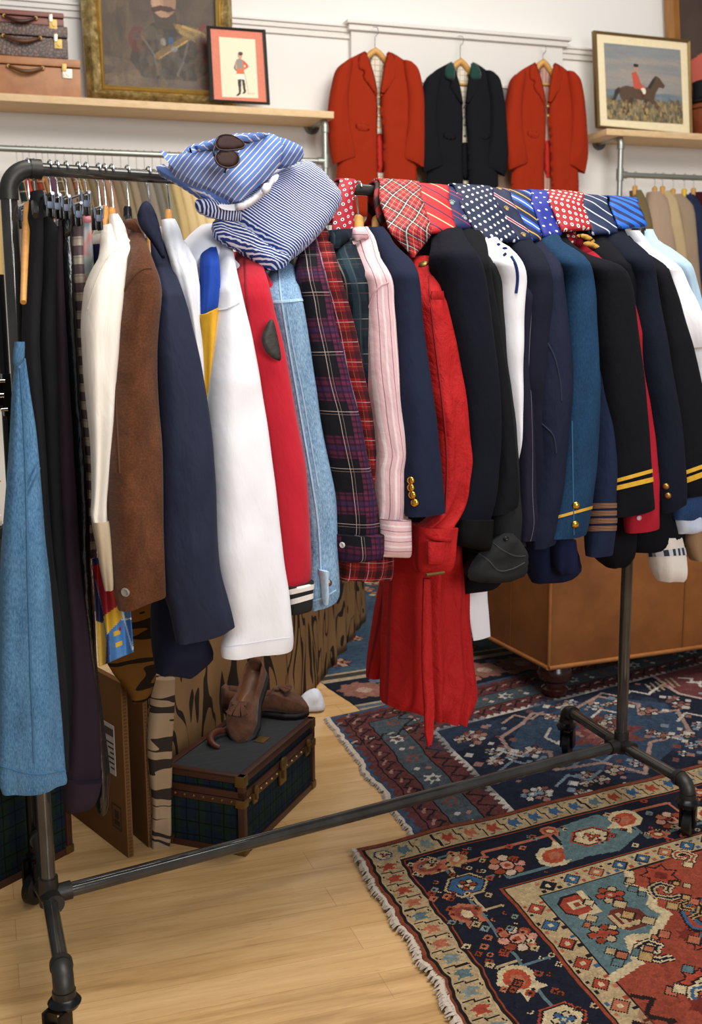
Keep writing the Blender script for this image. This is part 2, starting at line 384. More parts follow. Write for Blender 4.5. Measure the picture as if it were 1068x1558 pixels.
# ================================================================ SETTING
def zon(P,y):
    "height above floor point P whose pixel row is y"
    a,b=0.,3.
    for _ in range(40):
        m=(a+b)/2
        if proj(np.asarray(P)*[1,1,0]+UP*m)[1]>y: a=m
        else: b=m
    return a
wall_m=NT('white_wall_paint'); wall_m.bump(wall_m.noise(wall_m.obj(),60,3),.05); WALLM=wall_m.fin(lin('#e9e6e1'),.8,0,0,.2)
TRIMM=plain('white_trim_paint','#dedad4',.5)
def wallbox(b,s0,s1,z0,z1,k0,k1,bev=0): return b.box(WALL.P(s0,k0,z0),WALL.d*(s1-s0),WALL.n*(k1-k0),UP*(z1-z0),bev)
o=wallbox(B(),-4.5,4.8,0,3.9,0,.12).build('wall_back',WALLM); tag(o,'white painted back wall with picture rail',kind='structure')
sA,zp=WALL.sz(527,59.3); sB,zc=WALL.sz(880,79)
sD0,zD0=WALL.sz(530,46); sD1,zD1=WALL.sz(850,72)
zcap=WALL.sz(690,57)[1]
def molding(b,s0,s1,z):
    wallbox(b,s0,s1,z,z+.03,-.018,0); wallbox(b,s0,s1,z+.03,z+.055,-.032,0,.004); wallbox(b,s0,s1,z+.055,z+.066,-.045,0,.003)
zrail=WALL.sz(467,55)[1]
b=B(); molding(b,-4.5,sD0,zrail); o=b.build('trim_1',TRIMM); tag(o,'white picture rail moulding left of the doorway head',kind='structure')
b=B(); molding(b,sD1,4.8,zrail-.02); o=b.build('trim_2',TRIMM); tag(o,'white picture rail moulding right of the doorway head',kind='structure')
door=thing('door_1','white painted doorway with moulded head behind the hanging hunt coats',None,WALL.P((sD0+sD1)/2,-.03,0)); del door['label']; tag(door,'white doorway with moulded head behind the red and black coats',kind='structure')
b=B(); zt=zcap-.02; hb=.235
wallbox(b,sD0,sD1,zt-hb,zt,-.05,0); wallbox(b,sD0-.02,sD1+.02,zt,zt+.03,-.075,0,.004); wallbox(b,sD0-.035,sD1+.035,zt+.03,zt+.05,-.095,0,.004); wallbox(b,sD0-.005,sD1+.005,zt-hb-.02,zt-hb,-.06,0,.004)
wallbox(b,sD0,sD0+.12,0,zt-hb,-.04,0); wallbox(b,sD1-.12,sD1,0,zt-hb,-.04,0); b.build('architrave',TRIMM,door)
b=B(); wallbox(b,sD0+.12,sD1-.12,zt-hb-.1,zt-hb-.02,-.05,-.002,.004); b.build('transom_bar',plain('grey_steel_paint','#9a9c9a',.4),door)
b=B(); wallbox(b,sD0+.12,sD1-.12,0,zt-hb-.1,-.02,-.001); b.build('panel',plain('tan_panel','#b79c82',.7),door)
# floor of pale maple strips
fl=NT('maple_strip_floor'); mp=fl.n('ShaderNodeMapping'); fl.t.links.new(fl.obj(),mp.inputs[0]); mp.inputs['Rotation'].default_value=(0,0,-WY)
br=fl.n('ShaderNodeTexBrick'); fl.t.links.new(mp.outputs[0],br.inputs['Vector']); br.offset=.37; br.inputs['Scale'].default_value=1; br.inputs['Brick Width'].default_value=1.1; br.inputs['Row Height'].default_value=.092; br.inputs['Mortar Size'].default_value=.0009; br.inputs['Mortar Smooth'].default_value=.3; br.inputs['Bias'].default_value=0
br.inputs['Color1'].default_value=(0,0,0,1); br.inputs['Color2'].default_value=(1,1,1,1); br.inputs['Mortar'].default_value=(.5,.5,.5,1)
sp=fl.n('ShaderNodeSeparateColor'); fl.t.links.new(br.outputs['Color'],sp.inputs[0])
g=fl.noise(mp.outputs[0],2.2,6,.6,.8,(1,11,1)); g2=fl.noise(mp.outputs[0],9,5,.6,.4,(1,16,1)); g3=fl.noise(mp.outputs[0],1.6,3,.5,0,(1,3,1))
c=fl.ramp(fl.ma('ADD',fl.ma('MULTIPLY',g,.6),fl.ma('ADD',fl.ma('MULTIPLY',g2,.25),fl.ma('MULTIPLY',sp.outputs[0],.10))),[(.3,'#a58052'),(.45,'#c39b67'),(.6,'#d0aa78'),(.8,'#d8b689')])
c=fl.mix(fl.ma('MULTIPLY',fl.ma('GREATER_THAN',g2,.63),.30),c,lin('#8a6a42')); c=fl.mix(fl.ma('MULTIPLY',br.outputs['Fac'],.38),c,lin('#5d452a'))
FLOORM=fl.fin(c,fl.ramp(g,[(.3,'#8a8a8a'),(.7,'#6f6f6f')]),0,0,.3)
o=B().box([-4.5,-2,-.1],[9.5,0,0],[0,11,0],[0,0,.1]).build('floor',FLOORM); tag(o,'pale maple strip wooden floor',kind='structure')
# ================================================================ BACK WALL
KS=-.30
PINE=wood('pale_pine','#e3c69b','#cba97b',1,.55); PINED=PINE
PIPE=plain('galvanised_pipe','#a3a69f',.42,.85,.5,.15,.1,120); FLANGE=plain('grey_iron_flange','#6d6862',.5,.7)
def shelf(name,label,xa,xb,y,s_ext,side):
    sa=WALL.sz(*xa,KS)[0]; sb=WALL.sz(*xb,KS)[0]; z=(WALL.sz(*xa,KS)[1]+WALL.sz(*xb,KS)[1])/2
    s0,s1=(sa-s_ext,sb) if side<0 else (sa,sb+s_ext)
    o=wallbox(B(),s0,s1,z-.036,z,KS,-.002,.003).build(name,PINE); tag(o,label,'shelf'); return z,s0,s1
zL,_,_=shelf('wall_shelf','pale pine wall shelf carrying the suitcases and the officer portrait',(60,150),(508,164.5),157,.9,-1)
zR,_,_=shelf('wall_shelf','pale pine wall shelf carrying the horse picture',(923,194),(1068,204.5),200,1.2,1)
def piperail(label,elb,fl,tee,xr,ydown,sgn):
    k=KS+.045; t=thing('pipe_clothes_rail',label,'clothes rail',WALL.px(*elb,k)*[1,1,0])
    E=WALL.px(*elb,k); se,ze=WALL.sz(*elb,k); st,ztee=WALL.sz(*tee,k); zd=WALL.sz(tee[0],ydown,k)[1]; zw=ze
    r=.0165
    b=B().tube([WALL.P(se,-.012,zw)]+[WALL.P(se,k+.045,zw)]+arc(WALL.P(se,k+.045,zw-.045),WALL.P(se,k+.045,zw),WALL.P(se,k,zw-.045))[1:]+[WALL.P(se,k,zd)],r)
    b.build('upright',PIPE,t)
    b=B()
    for a,c in ((WALL.P(se,k+.05,zw),WALL.n*.03),(WALL.P(se,k,zw-.045),-UP*.03)): b.tube([a,a+c],r*1.35)
    b.tube(arc(WALL.P(se,k+.05,zw-.05),WALL.P(se,k+.05,zw),WALL.P(se,k,zw-.05)),r*1.25); b.build('elbow',PIPE,t)
    b=B()._lathe(WALL.P(se,-.001,zw),-WALL.n,[(0,.045),(.008,.045),(.01,.028),(.025,.026)],20)
    for q in range(4):
        a=q*math.pi/2+.78; b.tube([WALL.P(se+.034*math.cos(a),-.008,zw+.034*math.sin(a)),WALL.P(se+.034*math.cos(a),-.011,zw+.034*math.sin(a))],.005,8)
    b.build('flange',FLANGE,t)
    B().tube([WALL.P(se,k,ztee+.035),WALL.P(se,k,ztee-.035)],r*1.35).tube([WALL.P(se,k,ztee),WALL.P(se+sgn*.045,k,ztee)],r*1.3).build('tee',PIPE,t)
    B().tube([WALL.P(se,k,ztee),WALL.P(se+sgn*xr,k,ztee)],r*.95).build('rail',PIPE,t)
    return se,k,ztee
seL,kL,ztL=piperail('grey pipe clothes rail bracketed under the suitcase shelf',(494,180),(471,196),(500,246),2.6,420,-1)
seR,kR,ztR=piperail('grey pipe clothes rail bracketed under the horse picture shelf',(945,207),(902,222),(945,266),1.3,420,1)
# ---- suitcases
BRASS=plain('aged_brass','#ac9152',.45,.6,.5,.2,0); BRASSD=plain('dark_brass','#8b713f',.4,.85); STEEL=plain('worn_nickel','#9d978a',.35,.9)
def leather(name,c,c2,croc=False):
    n=NT(name); f=n.noise(n.obj(),9,5,.65); col=n.ramp(f,[(.3,c2),(.7,c)])
    if croc:
        v=n.n('ShaderNodeTexVoronoi',feature='DISTANCE_TO_EDGE'); n.t.links.new(n.obj(),v.inputs['Vector']); v.inputs['Scale'].default_value=55
        col=n.mix(n.ma('LESS_THAN',v.outputs[0],.07),col,lin('#2a1d18')); n.bump(v.outputs[0],.6,.004)
    else: n.bump(n.noise(n.obj(),160,3),.15,.002)
    return n.fin(col,.42,0,0,.45)
def suitcase(label,mat,hmat,xl,xr,yt,yb,z0,hx,hy,lx,ly,lid,lockm,dep,big):
    k=KS+.015; s0=WALL.sz(xl,yb,k)[0]; s1=WALL.sz(xr,yb,k)[0]; h=WALL.sz(xr,yt,k)[1]-WALL.sz(xr,yb,k)[1]; zl=z0+h*(1-lid)
    t=thing('suitcase',label,'suitcase',WALL.P((s0+s1)/2,k+dep/2,z0),'suitcases stacked on the shelf')
    wallbox(B(),s0,s1,z0,zl-.003,k,k+dep,.007).build('body',mat,t); wallbox(B(),s0-.002,s1+.002,zl+.0015,z0+h,k-.005,k+dep,.009).build('lid',mat,t)
    ha=WALL.sz(hx[0],hy,k)[0]; hb_=WALL.sz(hx[1],hy,k)[0]; zh=z0+h*(1-lid)-.012 if big else zl-.01
    pts=[WALL.P(ha+(hb_-ha)*i/12,k-.012-.02*math.sin(math.pi*i/12)**.6,zh-.024*math.sin(math.pi*i/12)) for i in range(13)]
    hd=B().tube(pts,[.006+.004*math.sin(math.pi*i/12) for i in range(13)],10).build('handle',hmat,t)
    b=B()
    for s in (ha,hb_): b.lathe(WALL.P(s,k+.002,zh),-WALL.n,[(0,.011),(.012,.011),(.018,.007)],12)
    b.build('handle_mount',BRASS,t)
    sl=WALL.sz(lx,ly,k)[0]; w=.024 if big else .019
    b=wallbox(B(),sl-w,sl+w,zl-.052,zl-.008,k-.006,k+.001,.002); b.lathe(WALL.P(sl+w*.25,k-.005,zl-.032),-WALL.n,[(0,.011),(.006,.01)],14); b.build('lock',lockm,t)
    wallbox(B(),sl-w*1.05,sl-.002,zl-.02,zl+.016,k-.011,k+.001,.003).build('hasp',BRASS if big else STEEL,t)
    return z0+h
z1=suitcase('tan leather suitcase with brass hasp at the bottom of the shelf stack',leather('tan_hide','#b57840','#985e30'),leather('dark_handle','#6b4426','#4a2d18'),-46,124,86.5,144,zL,(13,65),106,102,110,.22,STEEL,.29,1)
z2=suitcase('dark brown crocodile suitcase in the middle of the shelf stack',leather('croc_hide','#75594c','#59433a',True),leather('orange_handle','#7a4a22','#3a2416'),-38,104,35,84,z1+.001,(5,61),55,88,60,.36,BRASS,.25,0)
z3=suitcase('reddish brown slim leather suitcase on top of the shelf stack',leather('red_hide','#8a4b3b','#6d3429'),leather('maroon_handle','#4a241c','#32170f'),-37,97,12,32,z2+.001,(6,54),22,80,24,.42,BRASS,.24,0)
# ---- framed pictures
def quadframe(name,O,I,depth,mat,parent,k,lip=0):
    "mitred frame between outer and inner pixel corners (TL,TR,BR,BL)"
    b=B()
    for i in range(4):
        j=(i+1)%4; po=[WALL.px(*O[i],k),WALL.px(*O[j],k)]; pi=[WALL.px(*I[j],k),WALL.px(*I[i],k)]
        mid=[po[0]*.55+pi[1]*.45-WALL.n*lip,po[1]*.55+pi[0]*.45-WALL.n*lip]
        back=[po[0]+WALL.n*depth,po[1]+WALL.n*depth,pi[0]+WALL.n*depth,pi[1]+WALL.n*depth]
        V=[po[0],po[1],mid[1],mid[0],pi[0],pi[1]]+back
        b.add(V,[(0,3,2,1),(3,5,4,2),(0,1,7,6),(5,9,8,4),(6,7,8,9),(0,6,9,5,3),(1,2,4,8,7)])
    return b.build(name,mat,parent,smooth=False)
def pane(name,Q,k,cv,mat,parent):
    c=[WALL.px(*q,k) for q in Q]
    return drawn(name,cv,lambda u,v:(c[0]*(1-u)+c[1]*u)*(1-v)+(c[3]*(1-u)+c[2]*u)*v,mat,parent)
GILT=NT('gilt_frame'); GILT.bump(GILT.noise(GILT.obj(),45,4),.8,.006); GILT=GILT.fin(GILT.ramp(GILT.noise(GILT.obj(),30,4),[(.3,'#77623a'),(.55,'#ab935c'),(.75,'#d8c697')]),.42,.55)
PAINT=colmat('oil_paint',.55,0,.35); PRINTM=colmat('paper_print',.6,0,.3)
cv=Canvas(150,190,'#4a3d33'); rg=random.Random(3)
for i in range(260):
    x,y=rg.random()*150,rg.random()*190; cv.disc(x,y,6+rg.random()*16,rg.choice(['#5a4b3e','#3f342c','#4d4036','#63513f']),8+rg.random()*20,.22)
for i in range(90): cv.disc(rg.random()*150,150+rg.random()*45,8+rg.random()*14,rg.choice(['#7c664f','#6d5a4c','#8a7458','#5d5154']),7,.25)
for i in range(40): cv.disc(8+rg.random()*25,rg.random()*190,7,rg.choice(['#6b583f','#40362d']),26,.25)
cv.poly([(52,104),(66,92),(92,90),(120,96),(138,112),(142,160),(120,178),(50,176),(34,150),(40,116)],'#353029',.85)
cv.disc(45,118,13,'#5d2a22',20,.7); cv.disc(135,122,14,'#6b2b22',32,.75)
cv.poly([(66,78),(96,76),(100,100),(70,102)],'#453a2c',.95); cv.disc(80,56,17,'#a98468',28,.9); cv.disc(73,58,8,'#c29b80',18,.5); cv.disc(88,62,9,'#856450',18,.6)
cv.poly([(64,70),(76,66),(90,68),(97,73),(87,76),(77,74),(66,77)],'#3f261d',.95); cv.disc(78,56,3,'#9a7054',9,.6); cv.disc(80,28,19,'#33271f',10,.8)
cv.line([(128,102),(70,142)],10,'#8a6a33',.75); cv.line([(126,106),(72,146)],2,'#c2a25a',.7); cv.line([(96,96),(132,108)],7,'#a98748',.8)
cv.disc(88,118,4,'#31557f',6,.9); cv.disc(78,120,4,'#b8b0a0',6,.8); cv.disc(92,130,5,'#9a9a98',5,.7)
for i in range(14): cv.line([(100+i*1.5,100+i*.8),(101+i*1.5,106+i*.9)],1.2,'#d0b26a',.7)
cv.poly([(92,92),(120,96),(134,110),(112,118),(98,106)],'#7a6238',.6); cv.line([(104,96),(132,106)],4,'#b5995a',.7); cv.line([(50,112),(66,140),(70,168)],3,'#6b6a60',.6); cv.line([(112,120),(104,150),(96,170)],3,'#76736a',.5); cv.disc(62,108,9,'#57503f',12,.6)
for i in range(160): cv.disc(40+rg.random()*100,105+rg.random()*80,2+rg.random()*4,rg.choice(['#55483a','#2e2a25','#6e5a40','#5a564f']),3+rg.random()*8,.3)
cv.mottle(.05,1)
t=thing('portrait_painting','large gilt-framed oil portrait of a moustached officer on the suitcase shelf','painting',WALL.px(240,150,-.1))
O=[(117,-95),(349,-88),(358,165),(133,147)]; I1=[(139,-75),(336,-70),(338,147),(155,136)]; I2=[(151,-62),(326,-58),(331,138),(160,129)]
quadframe('frame',O,I1,.05,GILT,t,-.12,.03); quadframe('inner_frame',I1,I2,.04,plain('dull_gilt','#b99752',.4,.7,.5,.3),t,-.115,.012); pane('canvas',I2,-.09,cv,PAINT,t)
cv=Canvas(90,150,'#eadfc3'); cv.mottle(.015,2)
cv.poly([(40,88),(58,88),(59,108),(40,110)],'#f3ead6').poly([(41,104),(50,103),(47,140),(40,146),(34,146),(42,138)],'#38342f').poly([(51,103),(58,104),(60,136),(56,140),(50,140),(54,134)],'#3d3934')
cv.poly([(38,58),(50,50),(60,56),(58,88),(40,90)],'#d97a55').poly([(40,54),(50,50),(56,58),(54,76),(42,78)],'#8f8f88').poly([(58,54),(68,64),(70,72),(60,78),(58,74),(64,70),(56,62)],'#cf6148').poly([(38,60),(32,76),(38,84),(42,80),(38,76)],'#7d7c70')
cv.disc(49,43,6,'#c79c7c',8).disc(51,38,6,'#4c3c30',5).rect(39,78,58,90,'#dd6f47').line([(58,84),(64,120),(66,140)],1.2,'#9a9280').disc(72,138,12,'#cbbfa0',3,.6)
t=thing('framed_print','small black-framed print of a standing soldier with salmon mount','picture',WALL.px(365,156,-.2))
O=[(315,39),(404,45),(411,159),(320,154)]; I1=[(320,43),(399,49),(406,155.5),(326,151)]; I2=[(333,56),(388,60),(393,149.5),(338,147.5)]
quadframe('frame',O,I1,.02,plain('black_frame','#23221f',.4),t,-.235,.004); pane('mount',I1,-.23,Canvas(30,40,'#d77f66').mottle(.02,3),PRINTM,t); pane('print',I2,-.2315,cv,PRINTM,t)
cv=Canvas(170,160,'#8f8a84')
for i in range(300):
    y=rg.random()*105; cv.disc(rg.random()*170,y,18+rg.random()*26,rg.choice(['#97908a','#a39b92','#878a8b','#a2958a','#7d8386']) if y>22 else rg.choice(['#7f868a','#8b8f90']),3+rg.random()*5,.3)
for i in range(80): cv.disc(rg.random()*170,98+rg.random()*16,18,rg.choice(['#6f7f88','#5f6f7a','#7c878a']),4,.35)
for i in range(700):
    y=112+rg.random()*50; cv.disc(rg.random()*170,y,1+rg.random()*4,rg.choice(['#5d5647','#8b7a58','#4a463e','#a48d5e','#6b6250','#77684c']),2+rg.random()*6,.6)
cv.poly([(28,92),(44,86),(76,88),(94,86),(104,70),(112,60),(120,64),(132,80),(128,86),(118,84),(110,98),(106,112),(120,128),(128,146),(122,146),(108,128),(96,116),(60,112),(48,126),(40,144),(34,144),(38,122),(30,110)],'#5a4636').poly([(60,110),(56,130),(46,148),(40,148),(50,128),(52,110)],'#4c3a2d').poly([(94,112),(84,130),(90,146),(84,146),(77,130),(86,110)],'#4c3a2d')
cv.poly([(28,90),(20,96),(16,112),(12,120),(20,118),(26,106),(32,98)],'#3d3530').poly([(92,86),(104,68),(112,60),(108,74),(98,90)],'#3a302a')
cv.poly([(58,58),(68,54),(74,66),(78,80),(88,86),(84,92),(62,90)],'#c05844').disc(68,46,5,'#b88c72',7).disc(68,41,6,'#2e2c2b',4).disc(82,94,6,'#e5dcc8',7).poly([(78,92),(86,108),(80,112),(74,96)],'#5a3526')
for i in range(200): cv.disc(rg.random()*170,120+rg.random()*40,1+rg.random()*2,rg.choice(['#b59a62','#8f7c50','#55503f']),2+rg.random()*5,.6)
cv.mottle(.05,4)
t=thing('horse_picture','framed picture of a red-coated rider on a brown horse with cream mount','picture',WALL.px(980,200,-.2))
O=[(904,46),(1050.5,61),(1054,206),(909.5,193.5)]; I1=[(908,51),(1046,65),(1050,203),(913.5,190.5)]; I2=[(918.6,65),(1035,76),(1039.5,189),(923.8,181.5)]
quadframe('frame',O,I1,.03,plain('bronze_frame','#7a6238',.45,.5,.5,.2),t,-.235,.01); pane('mount',I1,-.23,Canvas(30,30,'#efdfb9').mottle(.015,5),PRINTM,t); pane('canvas',I2,-.2315,cv,PAINT,t)
cv=Canvas(120,120,'#46362f')
for i in range(160): cv.disc(rg.random()*120,rg.random()*120,10,rg.choice(['#4a3a32','#3d2f29','#54423a']),16,.3)
cv.poly([(8,78),(30,66),(60,60),(120,50),(120,110),(8,112)],'#c75f4c').line([(2,8),(20,26)],1.2,'#6b5a50',.6)
t=thing('wooden_framed_painting','dark brown painting in a wooden frame leaning behind the horse picture','painting',WALL.px(1060,205,-.06))
O=[(1010,-110),(1260,-95),(1262,222),(1022,203)]; I1=[(1029,-85),(1240,-75),(1242,202),(1041,182)]
quadframe('frame',O,I1,.03,wood('orange_frame_wood','#a8712f','#7d4f1e',1,.4,2),t,-.07,.012); pane('canvas',I1,-.05,cv,PAINT,t)
# hat on a leather hat box
k=-.19; c=WALL.px(1078,199,k); zc=zR; r1=.03*1; ppm=FP/((c-CC)@FWD)
t=thing('hat_box','round brown leather hat box on the right-hand shelf below the top hat','box',[c[0],c[1],zc])
zb=WALL.sz(1050,158,k)[1]
LB=leather('hatbox_hide','#8f4c2c','#6b331d'); B()._lathe([c[0],c[1],zc],UP,[(0,23/ppm),(.01,25/ppm),((zb-zc)*.8,30/ppm),((zb-zc)*.97,31/ppm),(zb-zc,30/ppm)],36).build('body',LB,t)
B().tube([[c[0]+31/ppm*math.cos(a),c[1]+31/ppm*math.sin(a),zb-.03] for a in np.linspace(0,6.283,37)],.004,8).build('strap',leather('hatbox_strap','#5a2f1c','#42200f'),t)
t=thing('top_hat','black top hat resting on the brown leather hat box','hat',[c[0],c[1],zb])
FELT=cloth('black_silk_felt','#17171a',.6,.1,0,.1,.4); zh=WALL.sz(1060,123,k)[1]
B()._lathe([c[0],c[1],zb],UP,[(.002,20/ppm),(.001,33/ppm),(.007,37.5/ppm),(.012,37.5/ppm),(.008,33/ppm),(.006,26.5/ppm),(.03,26/ppm),((zh-zb)*.5,24.5/ppm),(zh-zb-.004,27/ppm),(zh-zb,25/ppm)],40).build('crown',FELT,t)
B()._lathe([c[0],c[1],zb+.008],UP,[(0,27.3/ppm),(.03,26.6/ppm)],40).build('hat_band',cloth('black_ribbon','#0c0c0e',.4,.05,0,.1,.4),t)
# ---- hunt coats on the doorway
HW=wood('pale_hanger_wood','#d9a860','#c08b45',2,.4); WIRE=plain('hook_wire','#b9b9b4',.25,1.)
def huntcoat(label,cm,lm1,lm2,collar,cx,y0,sx,sy,hook,flap,cut,seed,group=None):
    K=-.15
    def p(x,y): return (cx+(x-573)*sx,y0+(y-80)*sy)
    def q(L): return [p(*a) for a in L]
    base=WALL.px(*p(573,80),K); t=thing('hunt_coat',label,'coat',base,group); P0=WALL.px(*p(573,80),K)
    nn=-WALL.n
    puff('lining',q([(556,79),(590,80),(594,330),(566,330)]),P0+WALL.n*.035,nn,.006,lm1,t,.02,.02)
    puff('lower_lining',q([(571,203),(585,203),(587,262),(572,262)]),P0+WALL.n*.022,nn,.006,lm2,t,.02,.02)
    cd=cut
    puff('front_panel',q([(558,76),(546,82),(526,92),(519,100),(521,130),(517,190),(512,250),(511,330),(578-cd,330),(574-cd*.6,245),(574,205),(575,152),(568,120),(561,95)]),P0,nn,.03,cm,t,.014,.05,1,0,.006,8,seed)
    puff('front_panel',q([(588,77),(601,82),(620,95),(627,103),(627,130),(630,190),(634,250),(636,330),(586+cd*.3,330),(583,240),(582,205),(577,152),(582,120),(587,95)]),P0-WALL.n*.004,nn,.032,cm,t,.014,.05,1,0,.006,8,seed+3)
    for nm,L in (('left',[(546,84),(553,79),(560,84),(571,118),(576,150),(566,138),(550,116),(555,110),(543,104)]),('right',[(600,84),(593,79),(587,86),(581,118),(577,150),(590,138),(606,116),(601,110),(608,104)])):
        puff('lapel',q(L),P0-WALL.n*.03,nn,.008,cm,t,.012,.02,1,0)
    if collar:
        puff('collar',q([(545,86),(554,77),(561,82),(562,104),(556,108),(543,103)]),P0-WALL.n*.036,nn,.009,collar,t,.012,.02); puff('collar',q([(602,86),(593,77),(587,84),(586,104),(594,108),(608,103)]),P0-WALL.n*.036,nn,.009,collar,t,.012,.02)
    def rows(R): return [(*p(a,y),*p(b_,y2)) for a,y,b_,y2 in R]
    F=Frame(P0-WALL.n*.0,WY)
    loft('sleeve',rows([(520,97,536,92),(511,107,534,108),(505,130,530,132),(500,160,529,162),(499,195,532,195),(502,225,538,222),(507,250,541,238)]),cm,t,n=-.02,t=.05,frame=F,step=6,fold=(.003,4),wr=.005,seed=seed)
    loft('sleeve',rows([(612,92,626,97),(613,108,635,107),(617,132,641,130),(619,162,645,160),(618,195,648,195),(614,222,650,225),(612,240,645,256)]),cm,t,n=-.02,t=.05,frame=F,step=6,fold=(.003,4),wr=.005,seed=seed+5)
    for L in ([(541,186),(563,190),(562,200),(542,197)],)+(([(600,190),(620,188),(619,199),(601,201)],) if flap>1 else ()):
        puff('pocket_flap',q(L),P0-WALL.n*.034,nn,.006,cm,t,.01,.012)
    for y in (150,165,178,195)[:4 if cut<4 else 2]: B()._lathe(WALL.px(*p(573,y),K)-WALL.n*.037,nn,[(0,.0075),(.004,.0075),(.006,.004)],14).build('button',BRASS if collar is None else plain('black_button','#151515',.3),t)
    h=thing('coat_hanger','pale wooden hanger in the %s'%hook[2],'hanger',WALL.px(*p(573,76),K)); 
    z=base[2]; s=WALL.sz(*p(573,80),K)[0]
    pts=[WALL.P(s+u*.17*sx,K+.02+.012*abs(u),WALL.sz(*p(573,70),K)[1]-.02-.17*abs(u)**1.25) for u in np.linspace(-1,1,17)]
    B().tube(pts,[.011+.008*(1-abs(u)) for u in np.linspace(-1,1,17)],10).build('hanger_arm',HW,h)
    if hook[3]: B().tube([WALL.P(s-.1,K+.02,z-.11),WALL.P(s+.1,K+.02,z-.11)],.007,10).build('trouser_bar',HW,h)
    zt_=WALL.sz(*p(573,70),K)[1]; zh=WALL.sz(cx,hook[1],K)[1]
    B().tube([WALL.P(s,K+.028,zt_-.01),WALL.P(s,K+.028,zh-.06)]+[WALL.P(s+.02*math.sin(a),K+.028,zh-.025-.025*math.cos(a)) for a in np.linspace(.3,2.6,8)]+[WALL.P(s-.004,K+.05,zh)],.0022,8).build('hook',WIRE,h)
RED=cloth('scarlet_melton','#962a11',.95,.1,.15,.25); BLK=cloth('black_melton','#15161a',.95,.1,.1,.25); GRNV=cloth('green_velvet','#1d3f38',.8,.1,.3,.2)
CHK=plaid('checked_lining','#e6dcc8',[('u',.03,0,.004,'#9a8a70',.7),('v',.03,0,.004,'#9a8a70',.7)]); STRL=plaid('striped_lining','#c49a8c',[('u',.022,0,.007,'#8f6a60',.6)]); REDL=cloth('red_lining','#b3281e',.6); CRL=cloth('cream_lining','#e4d3bd',.7)
huntcoat('scarlet hunt coat with brass buttons, left of the black coat on the doorway',RED,CHK,REDL,None,573,80,1,1,(0,38,'left scarlet hunt coat',0),1,0,1)
huntcoat('black hunt coat with green velvet collar hung between two scarlet coats',BLK,CHK,BLK,GRNV,703,96,.9,.98,(0,52,'black hunt coat with green collar',1),2,0,11)
huntcoat('scarlet hunt coat with cutaway front, right of the black coat',RED,STRL,REDL,None,829,97,.835,.95,(0,66,'scarlet coat right of the black coat',1),1,5,21)
# ---- coats on the two back rails
WR=Frame(WALL.o,WY)
def backcoat(label,x0,x1,c,rows=None,dx=0,pat=None,group='coats on the back left rail',k=None,ex=None):
    m=pat or cloth('wool_'+c.strip('#'),c,.95,.15,.1,.3)
    t=thing('hanging_coat',label,'coat',WALL.px(x0,290,kL),group)
    R=rows or [(x0+2,x1-3,258),(x0+1,x1+1,266),(x0+4,x1+6,280),(x0+9,x1+12,302),(x0+17,x1+22,345),(x0+24,x1+31,400),(x0+31,x1+40,470),(x0+38,x1+48,560)]
    loft('coat_body',R,m,t,n=(kL,kL-.12,70,kL-.14) if k is None else k,t=.06,frame=WR,step=10,seg=24,fold=(.006,4),wr=.006,e=.95); return t
tw=lambda nm,b,a,c_: plaid(nm,b,[('u',.05,0,.02,a,.5),('v',.06,0,.025,a,.5),('v',.06,.01,.005,c_,.7),('u',.05,.01,.005,c_,.7)])
BC=[(22,33,'#1e2b2c','dark green tartan'),(33,41,'#b8433a','red and rust'),(42,51,'#5d4130','dark brown'),(52,62,'#9d3f2d','rust red plaid'),(63,70,'#946a40','ochre brown'),(70,80,'#5d3f4d','mauve'),(80,93,'#64523f','brown check'),(94,105,'#7f6a55','grey brown striped'),(106,119,'#975f43','orange plaid'),(119,130,'#846b45','mustard brown'),(130,141,'#74654d','olive brown'),(141,153,'#866a54','rose brown'),(153,166,'#99755c','tan pink'),(166,179,'#786651','taupe herringbone'),(179,191,'#84755c','khaki'),(191,203,'#87765f','light taupe'),(203,215,'#6f6456','grey brown'),(215,227,'#83796a','stone grey'),(227,239,'#726d62','slate grey'),(239,253,'#8a8062','sage khaki'),(253,266,'#b9a06f','corded sand'),(266,280,'#c9b080','light sand'),(280,293,'#d3ba88','pale buff'),(293,313,'#dec594','cream buff')]
for i,(a,b_,c,nm) in enumerate(BC):
    pat=tw('tweed_%d'%i,c,'#3a2c24' if i%2 else '#23301f','#c9b08a') if i in (0,3,6,8) else None
    backcoat('%s coat on the back left rail, %s'%(nm,'nearest the rack post' if i==0 else 'right of the %s one'%BC[i-1][3]),a,b_,c,None,0,pat)
    s,z=WALL.sz((a+b_)/2-1,258,kL); h=thing('coat_hanger','slim hanger with wire hook holding the %s coat on the back left rail'%nm,'hanger',WALL.P(s,kL,z),'hangers on the back left rail')
    B().tube([WALL.P(s,kL+.05*u,z-.012-.05*abs(u)) for u in np.linspace(-1,1,9)],.006,8).build('hanger_arm',HW,h)
    B().tube([WALL.P(s,kL,z-.012),WALL.P(s,kL,ztL-.02)]+[WALL.P(s,kL+.019*math.sin(q),ztL-.019*math.cos(q)) for q in np.linspace(.4,3.9,9)],.0016,6).build('hook',WIRE,h)
backcoat('tan coat hanging left of the front rack post on the back left rail',-30,7,'#c3a56c',[(-34,2,285),(-40,5,330),(-45,7,420),(-46,8,498)])
